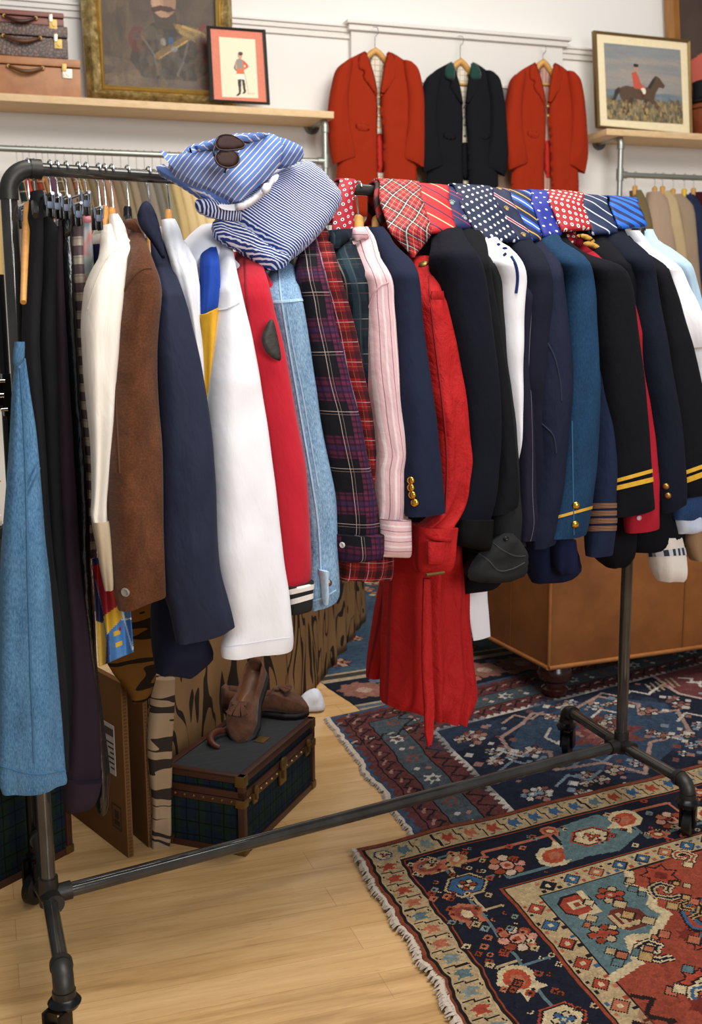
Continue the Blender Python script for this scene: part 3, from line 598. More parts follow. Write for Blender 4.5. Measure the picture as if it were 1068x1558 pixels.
def rc(label,c,rows,hx,hy,hc=HW):
    t=backcoat(label,0,0,c,rows,group='coats on the back right rail',k=(kR,kR-.1,60,kR-.12)) if False else None
    m=cloth('wool_r_'+c.strip('#'),c,.95,.12,.1,.3); t=thing('hanging_coat',label,'coat',WALL.px(rows[0][0],rows[0][2],kR),'coats on the back right rail')
    loft('coat_body',rows,m,t,n=(kR,kR-.12,50,kR-.14),t=.05,frame=WR,step=10,seg=24,fold=(.005,4),wr=.006)
    s,z=WALL.sz(hx,hy,kR); h=thing('coat_hanger','pale wooden hanger holding the %s'%label.split(' on ')[0].split(' hung')[0],'hanger',WALL.P(s,kR,z),'hangers on the back right rail')
    pts=[WALL.P(s+.03*u,kR+.045*u,z-.010-.05*abs(u)**1.2) for u in np.linspace(-1,1,13)]
    B().tube(pts,[.010+.007*(1-abs(u)) for u in np.linspace(-1,1,13)],10).build('hanger_arm',hc,h)
    B().tube([WALL.P(s,kR,z-.012),WALL.P(s,kR,ztR-.02)]+[WALL.P(s,kR+.021*math.sin(a)-.0,ztR-.021*math.cos(a)) for a in np.linspace(.5,3.9,9)],.0018,8).build('hook',WIRE,h)
rc('olive brown tweed jacket hung nearest the grey upright','#6e5e42',[(960,973,290),(963,981,308),(970,989,338),(976,992,375),(984,998,420),(990,1006,500)],966,283)
rc('pinkish taupe coat hung left of the beige raincoat','#a58d78',[(987,1001,292),(984,1012,302),(984,1020,330),(988,1025,362),(1000,1030,405),(1014,1038,480)],996,285)
rc('beige raincoat hung between two taupe coats','#b39d78',[(1003,1016,291),(1010,1026,304),(1016,1034,340),(1022,1041,380),(1030,1048,425),(1040,1060,500)],1008,284)
rc('grey taupe coat hung right of the beige raincoat','#96826c',[(1018,1032,296),(1024,1047,308),(1030,1054,326),(1036,1059,380),(1044,1063,430),(1054,1070,490),(1060,1078,540)],1024,288)
rc('navy blazer with yellow lining hung near the right picture edge','#252b44',[(1034,1053,297),(1040,1062,308),(1050,1069,330),(1056,1075,400),(1062,1084,480),(1068,1092,540)],1041,288,plain('yellow_lining','#e0b73c',.6))
rc('dark red and black coat hung at the far right','#3a1219',[(1051,1070,293),(1058,1080,306),(1068,1090,330),(1074,1096,400),(1080,1104,500)],1055,287)
# ================================================================ PIPE RACK
IRON=NT('black_iron_pipe'); IRON=IRON.fin(IRON.ramp(IRON.noise(IRON.obj(),18,4),[(.3,'#3d3b38'),(.7,'#4d4b47')]),IRON.ramp(IRON.noise(IRON.obj(),30,3),[(.3,'#3c3c3c'),(.7,'#585858')]),.45,0,.6)
IRON2=plain('cast_iron_fitting','#3b3936',.48,.75,.5,.2,.15,150); RUB=plain('black_rubber','#0d0d0e',.35,0,.5); CASTM=plain('black_caster_fork','#161617',.3,.5)
rack=thing('clothes_rack','black iron pipe clothes rack on casters carrying the front row of clothes','clothes rack',RACK.P(RL/2,0,0))
rp,rt=.0152,.0122; P=RACK.P; d_,n_=RACK.d,RACK.n
el=.045
B().tube([P(0,0,ZB),P(0,0,ZT-el)],rp,20).build('post',IRON,rack); B().tube([P(RL,0,ZB),P(RL,0,ZT-el)],rp,20).build('post',IRON,rack)
B().tube([P(el,0,ZT),P(RL-el,0,ZT)],rt,20).build('top_rail',IRON,rack); B().tube([P(0,0,ZB),P(RL,0,ZB)],rp,20).build('bottom_rail',IRON,rack)
for s,sg in ((0,1),(RL,-1)):
    b=B().tube(arc(P(s+sg*el,0,ZT-el),P(s,0,ZT-el),P(s+sg*el,0,ZT),12),rt*1.35,20)
    b.tube([P(s,0,ZT-el-.012),P(s,0,ZT-el+.006)],rp*1.18,20); b.tube([P(s+sg*(el-.004),0,ZT),P(s+sg*(el+.016),0,ZT)],rt*1.5,20); b.build('elbow',IRON2,rack)
    b=B().tube([P(s,0,ZB-.02),P(s,0,ZB+.04)],rp*1.3,20).tube([P(s,0,ZB),P(s+sg*.045,0,ZB)],rp*1.25,20).tube([P(s,-.045,ZB),P(s,.045,ZB)],rp*1.3,20); b.build('tee',IRON2,rack)
legs=[((0,0),atz(96,1484,ZB)),((0,0),None),((RL,0),atz(1047,1191,ZB)),((RL,0),atz(862,1079,ZB))]
l0=legs[0][1]-P(0,0,ZB); legs[1]=((0,0),P(0,0,ZB)-l0*1.0)
for (s,_),e in legs:
    c=P(s,0,ZB); v=(e-c)*[1,1,0]; L=np.linalg.norm(v); v/=L; q=.028
    B().tube([c,c+v*(L-q)],rp*.98,20).build('foot_pipe',IRON,rack)
    b=B().tube(arc(c+v*(L-q)-UP*q,c+v*(L-q),c+v*L-UP*q,10),rp*1.25,20).tube([c+v*(L-q-.014),c+v*(L-q)],rp*1.38,20).tube([c+v*L-UP*q,c+v*L-UP*(q+.014)],rp*1.38,20); b.build('foot_elbow',IRON2,rack)
    f=c+v*L; ca=np.array([d_[0]*.6+n_[0]*.4,d_[1]*.6+n_[1]*.4,0]) if s else -d_*.8-n_*.6; ca/=np.linalg.norm(ca); cx_=np.cross(ca,UP); wr_=.036; zf=.012 if s else 0
    wc=f*[1,1,0]+ca*.022+UP*(wr_+zf)
    b=B()._lathe(f*[1,1,0]+UP*(ZB-q-.03),UP,[(0,.026),(.008,.03),(.016,.024),(.02,.018)],20)
    for sg in (1,-1): b.box(wc+cx_*sg*.017-ca*.018-UP*.012+cx_*(-.003),cx_*.006,ca*.036,UP*(ZB-q-.03-wc[2]+.016),.002)
    b.box(f*[1,1,0]+UP*(ZB-q-.034)-cx_*.02-ca*.02,cx_*.04,ca*.045,UP*.008,.002)
    cs=b.build('caster',CASTM,rack)
    B()._lathe(wc-cx_*.013,cx_,[(0,.012),(0,.028),(.004,wr_),(.022,wr_),(.026,.028),(.026,.012),(.028,.008)],28).build('wheel',RUB,cs)
# ================================================================ CLOTHES ON THE RACK
from mathutils.bvhtree import BVHTree
def R(s):
    return [tuple(float(v) for v in r.split()) for r in s.split('|')]
def hit(o,x,y):
    me=o.data; t=BVHTree.FromPolygons([v.co for v in me.vertices],[p.vertices for p in me.polygons]); d=Vector(ray(x,y)).normalized()
    h=t.ray_cast(Vector(CC),d); return (np.array(h[0]),np.array(h[1])) if h[0] is not None else (None,None)
def button(o,x,y,r,mat,parent,name='button',dome=True):
    p,nr=hit(o,x,y)
    if p is None: print('no hit',o.name,x,y); return
    if nr@ray(x,y)>0: nr=-nr
    B()._lathe(p-nr*.002,nr,[(0,r),(.003,r),(.0055,r*.8),(.007,r*.35)] if dome else [(0,r),(.004,r),(.005,r*.85),(.0035,r*.6),(.0035,r*.1)],16).build(name,mat,parent)
def band(name,o,top,bot,mat,parent,off=.0014):
    "ring of braid cut from the sleeve surface between two slanting lines"
    bm=bmesh.new(); bm.from_mesh(o.data); bm.normal_update()
    for (x0,y0,x1,y1),keep_below in ((top,True),(bot,False)):
        nr=np.cross(ray(x0,y0),ray(x1,y1)); nr/=np.linalg.norm(nr)
        if nr@CD<0: nr=-nr          # points down the picture
        bmesh.ops.bisect_plane(bm,geom=bm.verts[:]+bm.edges[:]+bm.faces[:],plane_co=Vector(CC),plane_no=Vector(nr),clear_inner=keep_below,clear_outer=not keep_below)
    bm.normal_update(); V=[np.array(v.co)+np.array(v.normal)*off for v in bm.verts]; bm.verts.index_update(); F=[[v.index for v in f.verts] for f in bm.faces]; 
    l=bm.loops.layers.uv.active; U=[(0,0)]*len(V)
    for f in bm.faces:
        for lp in f.loops: U[lp.vert.index]=tuple(lp[l].uv)
    bm.free(); return mesh(name,V,F,U,mat,parent)
TOR=[]
def seam(o,pts,r,mat,parent,name='seam',n=24):
    "raised stitched line following the cloth surface"
    P_=[np.array(p,float) for p in pts]; q=[]
    for i in range(len(P_)-1):
        for k in range(n//max(1,len(P_)-1)): q.append(cr(P_,i,k/(n//max(1,len(P_)-1))))
    q.append(P_[-1]); w=[]
    me=o.data; t=BVHTree.FromPolygons([v.co for v in me.vertices],[p.vertices for p in me.polygons])
    for x,y in q:
        h=t.ray_cast(Vector(CC),Vector(ray(x,y)).normalized())
        if h[0] is not None: w.append(np.array(h[0])-RACK.n*r*.2)
    if len(w)>3: B().tube(w,r,6).build(name,mat,parent)
def garment(name,label,cat,mat,rows,n=(-.06,-.2,60,-.225),t=.045,group=None,body=None,part='sleeve',**k):
    rows=R(rows)
    if rows[0][-1]>355 and rows[0][0]>640 and len(rows[0])==3 and rows[0][-1]<385 and part=='sleeve': rows.insert(0,(rows[0][0]-7,rows[0][1]-7,rows[0][2]-16))
    a=rows[0]; x=(a[0]+a[-2])/2 if len(a)==3 else (a[0]+a[2])/2
    if len(a)==3: x=(a[0]+a[1])/2
    y=a[2] if len(a)==3 else (a[1]+a[3])/2; k0=n if isinstance(n,(int,float)) else n[0]
    g=thing(name,label,cat,RACK.px(x,y,k0),group)
    o=loft(part,rows,mat,g,n=n,t=t,**k); g_o[g.name]=o
    if body is not None: TOR.append((g,RACK.sz(x,y,k0),body,mat))
    return g,o
g_o={}
GR='clothes on the front rack'
BLKT=cloth('black_wool_trouser','#191a1c',.92,.15,.1,.3); BLKT2=cloth('washed_black_cotton','#212124',.95,.2,.1,.35); PURP=cloth('aubergine_wool','#2b2029',.92,.2,.1,.3)
LEA=NT('black_leather'); LEA.bump(LEA.noise(LEA.uvv(),16,4,.6,.5,(2,.6,1)),.5,.012); LEA=LEA.fin(lin('#141416'),.22,0,0,.7)
DEN=denim('mid_denim','#2f5678','#6691b5'); DENL=denim('light_denim','#41688e','#9fbdd6'); DEND=denim('indigo_denim','#22385f','#31507c')
# denim pinafore at the near end
g,o=garment('denim_skirt','blue denim pinafore dress with belt loop hanging at the left end of the rack','skirt',DEN,'25 37 545|19 45 600|16 54 660|11 61 740|5 67 820|2 74 880|1 80 950|0 86 1020|-1 93 1100|-2 98 1165|-1 1192 101 1184|4 1208 100 1190',n=-.15,t=.05,part='skirt_panel',fold=(.008,4),wr=.004,group=GR)
loft('strap',R('23 37 520|21 37 535|20 36 548|21 29 556'),DEN,g,n=-.19,t=.012,step=4,fold=(.001,3),wr=.001)
hem_=True
g,o=garment('trousers','washed black trousers folded over a black hanger beside the rack post','trousers',BLKT2,'48 64 291|45 64 320|43 64 345|41 64 380|38 63 430|36 60 475|35 59 510|37 60 545|40 63 590|46 66 640|51 69 690|56 72 740|59 76 800|65 82 860|71 90 920|76 96 985|78 101 1050|79 104 1110|78 103 1150|84 103 1172',n=-.06,t=.05,part='trouser_leg',fold=(.005,3),group=GR)
g,o=garment('trousers','plain black wool trousers hung next to the washed black pair','trousers',BLKT,'62 72 322|61 80 336|60 87 352|60 84 380|60 83 430|57 83 480|56 84 530|59 86 580|62 88 640|65 90 700|69 93 775|75 98 850|82 104 930|88 110 1010|94 112 1090|97 112 1165',n=-.05,t=.05,part='trouser_leg',fold=(.004,3),group=GR)
g,o=garment('trousers','dark aubergine trousers with turned-up hem on the rack','trousers',PURP,'80 94 345|78 94 380|78 96 430|80 99 490|82 102 540|83 105 600|85 109 660|86 112 720|88 116 780|91 119 840|94 125 900|98 135 980|100 146 1060|99 152 1140|98 152 1190',n=-.04,t=.05,part='trouser_leg',fold=(.004,4),group=GR)
loft('turn_up',R('98 1183 152 1180|98 1226 146 1208|101 1236 140 1222'),PURP,g,n=-.043,t=.056,fold=(.004,4),wr=.002)
g,o=garment('leather_trousers','shiny black leather trousers on a clip hanger','trousers',LEA,'91 108 335|90 109 362|91 111 400|94 113 450|97 116 500|100 119 560|104 123 620|107 128 680|110 132 740|113 135 800|114 138 860|119 143 930|128 147 1010|136 156 1090|142 166 1170|147 165 1225|150 160 1238',n=-.03,t=.045,part='trouser_leg',fold=(.004,3),wr=.006,group=GR)
loft('waistband',R('90 108 332|90 109 347|91 110 362'),LEA,g,n=-.036,t=.048,step=4,fold=None,wr=.001)
CHKP=plaid('plum_cream_check','#cdbfab',[('v',.034,0,.018,'#5b4854',.9),('u',.04,.0,.015,'#5b4854',.35),('v',.034,.02,.003,'#8f7d80',.5)])
g,o=garment('checked_skirt','plum and cream checked skirt on a clip hanger','skirt',CHKP,'109 126 345|109 125 370|111 127 410|114 130 450|116 130 500|118 133 560|120 136 610|124 140 660|130 143 710|131 144 770|132 145 810|134 147 849',n=-.03,t=.035,part='skirt_panel',fold=(.004,4),group=GR)
FLOR=NT('grey_floral_silk'); v=FLOR.n('ShaderNodeTexVoronoi'); FLOR.t.links.new(FLOR.uvv(),v.inputs['Vector']); v.inputs['Scale'].default_value=28; FLOR=FLOR.fin(FLOR.ramp(v.outputs['Distance'],[(.15,'#c9d0cb'),(.35,'#7f918c'),(.6,'#a9aeb0'),(.8,'#c8877f')]),.45)
g,o=garment('floral_skirt','grey floral silk skirt with pink waist between the checked skirt and cream blouse','skirt',FLOR,'122 137 338|121 139 365|120 141 400|124 142 440|127 143 500|130 146 580|133 148 660',n=-.0,t=.03,part='skirt_panel',group=GR)
loft('waistband',R('123 137 330|122 138 341'),cloth('pink_tape','#d98c94',.8),g,n=-.005,t=.033,step=4,fold=None,wr=.001)
g,o=garment('navy_top','small navy garment edge between the floral skirt and cream blouse','clothing',cloth('navy_jersey','#23264a',.9),'140 156 372|139 157 395|140 156 430|142 154 500',n=.01,t=.03,part='panel',group=GR)
SILK=NT('cream_silk'); SILK.bump(SILK.noise(SILK.uvv(),10,4,.55,.4,(2.6,.6,1)),.45,.012); SILK=SILK.fin(lin('#eee5d8'),.42,0,.1,.35)
SATN=NT('champagne_satin'); SATN.bump(SATN.noise(SATN.uvv(),12,3,.5,.5,(2,.6,1)),.5,.01); SATN=SATN.fin(lin('#c7b497'),.28,0,0,.6)
g,o=garment('silk_blouse','cream silk blouse with long champagne satin cuff','shirt',SILK,'158 174 342|156 178 356|155 184 375|153 190 392|146 190 404|139 189 418|132 188 438|129 186 465|127 183 500|129 181 540|131 178 575|135 174 620|139 170 670|141 166 715|141 163 755|139 164 785|142 163 797',n=(-.06,-.16,50,-.2),fold=(.006,5),wr=.005,group=GR,body=720)
loft('cuff',R('141 794 164 790|143 808 166 802|148 835 169 830|153 865 171 862|160 899 173 893'),SATN,g,n=-.2,t=.04,fold=(.004,4),wr=.005)
g,o=garment('white_blouse','ivory blouse half hidden behind the cream silk blouse','shirt',SILK,'168 177 326|168 187 343|171 193 366|175 198 386|176 201 404|176 198 425|176 193 460|175 190 520|172 188 580',n=(-.05,-.14,50,-.16),group=GR,body=700)
SUE=NT('brown_suede'); a=SUE.noise(SUE.uvv(),260,4,.7); b2=SUE.noise(SUE.uvv(),14,5,.65,.6,(1.6,.9,1)); SUE.bump(b2,.35,.008); SUE.bump(a,.35,.0012)
SUE=SUE.fin(SUE.ramp(SUE.ma('ADD',SUE.ma('MULTIPLY',a,.5),SUE.ma('MULTIPLY',b2,.5)),[(.34,'#412616'),(.5,'#583420'),(.66,'#6e452c')]),.95,0,.25,.1)
g,o=garment('suede_jacket','brown suede jacket with single button at the cuff','jacket',SUE,'190 206 334|191 214 350|196 220 368|198 227 388|195 233 406|189 238 422|186 241 442|182 240 468|178 237 500|176 235 535|173 235 575|169 237 620|165 240 665|162 242 710|162 243 755|165 244 800|169 246 850|174 248 888|181 929 250 903',n=(-.06,-.19,60,-.22),t=.06,fold=(.005,4),wr=.005,group=GR,body=880)
puff('collar',[(187,335),(197,332),(206,334),(217,352),(224,374),(226,390),(219,384),(212,366),(203,352),(192,347)],RACK.px(205,350,-.125),-n_,.014,SUE,g,.008,.02)
button(o,191,901,.0085,plain('horn_button','#8f8880',.3,0,.6,.3),g,dome=False)
NAVR=cloth('navy_gabardine','#20253a',.8,.1,.1,.3,.25,.4); NAVD=cloth('dark_navy_lining','#181c30',.85,.1,.1,.3)
g,o=garment('raincoat','navy gabardine raincoat with big turned-up collar and wide sleeve','coat',NAVR,'222 243 362|228 252 385|233 260 405|238 268 425|239 275 445|237 282 470|235 289 500|234 297 535|236 304 575|238 311 625|240 317 680|241 321 725|242 323 770|243 326 820|246 331 865|252 342 905|260 349 930|270 979 355 951',n=(-.05,-.2,80,-.24),t=.065,fold=(.006,4),wr=.006,group=GR,body=None)
puff('collar',[(208,330),(211,318),(217,307),(225,305),(233,315),(240,332),(246,358),(250,380),(253,404),(244,390),(233,372),(222,358),(213,346)],RACK.px(230,350,-.15),-n_-d_*.2,.008,NAVR,g,.007,.008)
loft('coat_skirt',R('236 258 860|235 290 930|236 318 985|237 310 1008|237 1024 292 1028'),NAVD,g,n=-.1,t=.09,fold=(.008,4),wr=.004)
WHT=cloth('white_cotton','#e9e9ee',.85,.03,0,.15,.2,.2); WHT2=cloth('white_poplin','#e4e6ec',.8,.03,0,.15,.2,.3)
g,o=garment('white_shirt','thin white shirt right of the navy raincoat collar','shirt',WHT2,'247 264 334|249 271 350|253 277 372|259 281 392|264 289 412|268 294 432|274 297 455|282 300 480|288 304 510|294 308 545|300 312 585|306 317 622|310 320 660',n=(-.05,-.17,70,-.2),group=GR,body=600)
g,o=garment('white_knit_top','white garment slung across beside the blue shirt pile','shirt',WHT,'310 333 341|294 334 355|280 333 374|281 326 394|287 312 410|293 307 424',n=(-.02,-.1,60,-.12),t=.05,part='panel',fold=(.003,4),group=GR)
RUGB=cloth('royal_blue_jersey','#2549a4',.9,.1,.1,.3); RUGY=cloth('mustard_jersey','#e5ae35',.9,.1,.1,.3)
g,o=garment('rugby_shirt','rugby shirt with royal blue shoulder and yellow sleeve','shirt',RUGB,'312 325 373|309 328 384|308 330 400|308 331 430|307 331 466|307 330 478',n=(-.08,-.17,20,-.19),group=GR,body=600)
loft('lower_sleeve',R('306 479 330 466|306 330 500|307 327 540|308 324 580|309 322 610|313 321 640'),RUGY,g,n=-.193,t=.046)
g,o=garment('camouflage_shirt','olive and navy shirt sliver behind the rugby shirt','shirt',plaid('olive_camo','#2a2f3c',[('v',.09,0,.05,'#8a7440',.9)]),'294 307 418|296 312 440|299 314 480|302 316 540|308 318 600',n=-.05,t=.03,part='panel',group=GR)
g,o=garment('white_shirt','large white shirt with long loose sleeve in the middle of the rack left half','shirt',WHT,'329 344 362|331 350 378|333 353 396|334 357 416|332 362 440|329 368 468|325 375 500|321 382 540|317 389 585|316 398 640|318 406 700|321 413 755|323 420 810|325 426 850|333 434 895|342 439 935|346 443 962|338 985 444 978|339 1001 443 986',n=(-.06,-.2,70,-.235),t=.06,fold=(.005,4),wr=.007,group=GR,body=700)
REDJ=cloth('red_felt_wool','#b92232',.95,.1,.2,.4); RIBK=cloth('charcoal_rib_knit','#2b2a2a',.95,.2,0,.5); WHK=cloth('white_rib_knit','#e8e2dd',.95,.05)
g,o=garment('varsity_jacket','red wool varsity jacket with striped black and white knit cuff','jacket',REDJ,'365 384 372|362 388 390|360 396 408|359 402 428|359 407 450|363 412 475|368 420 505|375 429 545|384 436 585|391 443 625|399 451 665|406 458 705|412 463 755|418 467 810|424 470 850|431 895 471 880',n=(-.06,-.19,60,-.225),t=.055,fold=(.003,3),wr=.003,group=GR,body=690)
PTC=NT('black_leather_patch'); PTC.bump(PTC.noise(PTC.obj(),60,4),.4,.004); PTC=PTC.fin(lin('#37332f'),.5)
puff('elbow_patch',[(415,484),(409,488),(403,498),(398,512),(398,520),(402,532),(410,542),(420,548),(427,550),(428,540),(420,500)],RACK.px(412,518,-.262),-n_-d_*.1,.003,PTC,g,.006,.006)
q_=loft('cuff',R('430 891 471 880|436 912 470 903|439 935 471 927'),RIBK,g,n=-.224,t=.05,step=4,fold=None,wr=.001)
band('cuff_stripe',q_,(431,899,470,890),(433,907,470,898),WHK,g); band('cuff_stripe',q_,(435,914,470,904),(437,922,471,912),WHK,g)
g,o=garment('denim_jacket','pale blue denim jacket with stitched yoke and cuff placket','jacket',DENL,'418 442 400|412 445 418|406 449 438|404 453 460|409 457 480|416 462 512|423 468 552|431 474 592|439 480 632|446 488 674|452 496 715|459 504 755|464 507 800|467 508 835|468 512 872|469 514 900|474 929 513 908',n=(-.07,-.19,50,-.225),t=.05,fold=(.003,3),wr=.004,group=GR,body=720)
band('yoke_seam',o,(404,459,454,455),(404,463,454,459),denim('seam_denim','#7f9fba','#b0c6d6'),g)
loft('cuff_placket',R('488 497 868|491 497 890|492 498 910|493 498 920'),denim('placket_denim','#9dbad2','#c6dae8'),g,n=-.262,t=.018,step=4,fold=None,wr=.0005)
button(o,500,887,.007,plain('copper_stud','#7d6a58',.35,.9),g)
g,o=garment('taupe_shirt','narrow taupe garment between the denim jacket and plum plaid shirt','shirt',cloth('taupe_twill','#6d6559',.9),'440 451 392|442 455 410|446 457 436|450 459 470|455 463 520',n=-.1,t=.03,part='panel',group=GR)
PL1=plaid('plum_plaid','#17161b',[('u',.09,.004,.036,'#6a2848',.62),('v',.115,.02,.045,'#6a2848',.5),('u',.0115,.0,.0035,'#15141c',.6),('v',.0115,0,.0045,'#15141c',.6),('u',.09,.018,.010,'#1e2248',.55),('v',.115,.038,.010,'#1e2248',.45),('u',.09,-.018,.0011,'#c2b0a8',.75),('v',.115,.085,.0011,'#c2b0a8',.75),('u',.09,-.012,.0008,'#a58f88',.6),('v',.115,.091,.0008,'#a58f88',.6)])
PL2=plaid('red_tartan_flannel','#93202a',[('u',.036,0,.013,'#1e1a1c',.72),('v',.04,0,.015,'#1e1a1c',.68),('u',.036,.018,.0012,'#cdb3bf',.7),('v',.04,.021,.0012,'#d0bab4',.65),('u',.036,.027,.001,'#a5803f',.45),('v',.04,.030,.001,'#a5803f',.4),('v',.04,.034,.004,'#43252a',.5)])
PL3=plaid('dark_green_plaid','#1f2c34',[('u',.06,0,.022,'#151a22',.7),('v',.07,0,.025,'#16202a',.7),('u',.06,.03,.0015,'#8f8f84',.7),('v',.07,.035,.0015,'#9a9488',.7),('u',.06,.045,.001,'#9a6a4a',.6),('v',.07,.055,.001,'#7a4650',.6),('u',.06,.036,.012,'#2c4450',.6)])
g,o=garment('plaid_shirt','plum and black plaid flannel shirt with buttoned cuff','shirt',PL1,'463 475 358|459 481 378|456 485 402|455 490 425|457 496 450|459 502 482|463 511 520|468 520 560|474 529 598|481 541 640|488 550 680|497 560 720|503 569 760|507 575 795|508 577 812',n=(-.06,-.19,60,-.235),t=.05,fold=(.004,4),wr=.005,group=GR,body=690)
q_=loft('cuff',R('505 577 811|508 577 832|514 855 576 849'),PL1,g,n=-.237,t=.052,step=4,fold=(.002,4),wr=.002); button(q_,521,829,.006,plain('pearl_button','#c8c4c0',.25),g,dome=False)
g,o=garment('plaid_shirt','red tartan flannel shirt with scalloped hem below the plum plaid cuff','shirt',PL2,'474 491 346|476 498 362|480 503 382|484 509 402|487 515 425|492 521 448|497 528 475|503 536 505|510 544 545|520 552 585|530 560 625|540 567 665|549 571 705|558 575 745|566 578 775',n=(-.05,-.17,60,-.2),t=.045,fold=(.004,4),wr=.004,group=GR,body=None)
loft('shirt_tail',R('500 590 780|506 592 820|513 593 850|517 882 593 881'),PL2,g,n=-.13,t=.05,fold=(.005,6),wr=.003)
g,o=garment('plaid_shirt','dark green and navy plaid shirt with folded collar beside the pink shirt','shirt',PL3,'502 530 350|502 534 366|504 538 383|506 544 398|509 551 414|514 557 432|520 560 452|526 561 480|531 562 515|538 565 555|545 568 600|552 572 650|560 577 700|566 580 750|571 581 790',n=(-.05,-.17,70,-.19),t=.045,fold=(.004,4),wr=.005,group=GR,body=700)
puff('collar',[(500,360),(504,352),(517,348),(530,350),(534,366),(526,370),(514,382),(505,384),(501,374)],RACK.px(515,365,-.125),-n_,.012,PL3,g,.008,.02)
PNK=plaid('pink_stripe_poplin','#dfb9bd',[('u',.021,0,.0014,'#4a3a48',.75),('u',.021,.0095,.004,'#efe0e0',.8)])
PNKH=plaid('pink_stripe_cuff','#dfb9bd',[('v',.021,0,.0014,'#4a3a48',.75),('v',.021,.0095,.004,'#efe0e0',.8)])
g,o=garment('striped_shirt','pink shirt with fine dark pinstripes and wide buttoned cuff','shirt',PNK,'537 555 346|536 563 360|538 568 376|541 573 392|545 581 406|550 588 420|554 592 436|556 593 460|557 596 490|558 598 520|560 601 560|563 604 600|568 610 640|571 615 670|573 619 692|573 614 712|573 616 745|575 618 775|576 617 790',n=(-.06,-.2,75,-.228),t=.045,fold=(.004,5),wr=.005,group=GR,body=720)
puff('collar',[(536,350),(540,346),(554,346),(560,356),(565,372),(556,364),(546,366),(538,374),(535,364)],RACK.px(548,358,-.13),-n_,.010,PNKH,g,.008,.015)
loft('cuff',R('574 618 788|573 619 820|571 845 621 847'),PNKH,g,n=-.229,t=.042,step=4,fold=(.0015,4),wr=.001)
NVB=cloth('navy_blazer_wool','#1d2338',.9,.12,.1,.4); GOLDB=plain('gold_button','#d2a344',.22,1.,.5,.2)
g,o=garment('blazer','navy blazer with four gold cuff buttons right of the pink shirt','blazer',NVB,'560 578 346|564 587 358|570 594 371|576 606 384|582 617 395|587 624 406|591 629 420|594 632 442|596 634 472|598 638 512|600 644 556|602 650 600|607 656 640|611 661 680|613 666 715|616 670 750|619 786 674 779',n=(-.06,-.205,70,-.262),t=.05,fold=(.002,3),wr=.003,group=GR,body=None)
for x,y in ((625,731),(625,742),(627,753),(631,765)): button(o,x,y,.0085,GOLDB,g,'gold_button')
loft('lower_front',R('617 634 780|619 633 808|620 831 631 832'),NVB,g,n=-.13,t=.05,fold=(.002,3))
REDT=NT('crinkled_red_cotton'); a=REDT.noise(REDT.uvv(),13,5,.6,.4,(1.6,.8,1)); REDT.bump(a,.9,.016); REDT.bump(REDT.noise(REDT.uvv(),500,2),.2,.0006); REDT=REDT.fin(REDT.mix(a,lin('#9e1318'),lin('#b5211f')),.75,0,.1,.2)
g,o=garment('trench_coat','bright red crinkled trench coat with belted cuff and trailing belt','coat',REDT,'628 650 390|627 656 404|629 662 420|632 668 440|634 673 465|636 679 495|640 685 525|644 691 558|647 697 595|652 702 630|658 705 665|661 707 700|664 706 735|666 704 762|660 697 782|646 689 796|634 686 806',n=(-.07,-.2,60,-.24),t=.055,fold=(.006,4),wr=.006,crease=.012,group=GR)
loft('cuff',R('632 687 800|631 684 822|631 682 845|633 678 866|638 870 676 872'),REDT,g,n=-.235,t=.05,step=5,fold=(.005,7),wr=.003)
loft('cuff_strap',R('640 812 678 816|640 819 678 824'),REDT,g,n=-.25,t=.045,step=3,fold=None,wr=.001); loft('strap_end',R('650 676 824|650 676 845|651 675 858'),REDT,g,n=-.285,t=.012,step=4,fold=None,wr=.002)
loft('coat_skirt',R('600 690 800|594 695 850|592 699 890|590 700 930|589 703 970|588 707 1010|587 711 1035|586 711 1060|586 1071 700 1098'),REDT,g,n=-.07,t=.09,fold=(.02,7),wr=.012,crease=.014,seg=72)
loft('back_vent',R('596 640 840|586 640 880|578 640 920|572 638 955|565 636 990|561 634 1010|558 1031 620 1032'),REDT,g,n=.03,t=.05,fold=(.008,5),wr=.006,crease=.008)
loft('front_panel',R('640 694 815|637 699 860|638 702 910|641 706 960|645 712 1010|648 715 1040|650 711 1070|655 1094 706 1103'),REDT,g,n=-.13,t=.045,fold=(.012,7),wr=.010,crease=.016,seg=64)
loft('belt',R('644 655 880|642 656 950|642 657 1020|645 660 1070|646 659 1110|650 1136 656 1132'),REDT,g,n=-.2,t=.008,fold=(.002,3),wr=.004)
p0=RACK.px(662,873,-.29); B().tube([p0-d_*.022,p0+d_*.022],.0035,8).build('cuff_buckle',plain('bronze_buckle','#7a5c35',.4,.6),g)
loft('sleeve_tab',R('657 674 443|655 675 450|656 676 456'),REDT,g,n=-.262,t=.006,step=3,fold=None,wr=.001)
button(g_o[g.name],644,402,.011,BRASSD,g,'epaulette_button')
BNV=cloth('midnight_wool','#0f121c',.92,.15,.1,.4); BVEL=cloth('black_velvet','#08080a',.8,.2,0,.2); BBL=cloth('black_barathea','#101115',.92,.15,.1,.4); CHAR=cloth('charcoal_twill','#222324',.92,.15,.1,.4)
g,o=garment('overcoat','midnight navy overcoat with black velvet cuff next to the red trench','coat',BNV,'664 700 362|665 706 374|664 714 388|664 720 402|667 725 420|670 729 445|674 733 475|680 738 510|686 743 550|693 747 590|699 750 630|702 751 670|703 750 705|701 749 740|697 746 770|692 742 790',n=(-.04,-.2,40,-.235),t=.06,fold=(.003,3),wr=.004,group=GR,body=830)
loft('velvet_cuff',R('689 741 788|687 739 810|688 828 738 838'),BVEL,g,n=-.235,t=.05,step=5,fold=(.004,3),wr=.003)
loft('coat_skirt',R('690 762 820|691 760 850|693 750 880|696 902 744 893'),BNV,g,n=-.12,t=.08,fold=(.004,4))
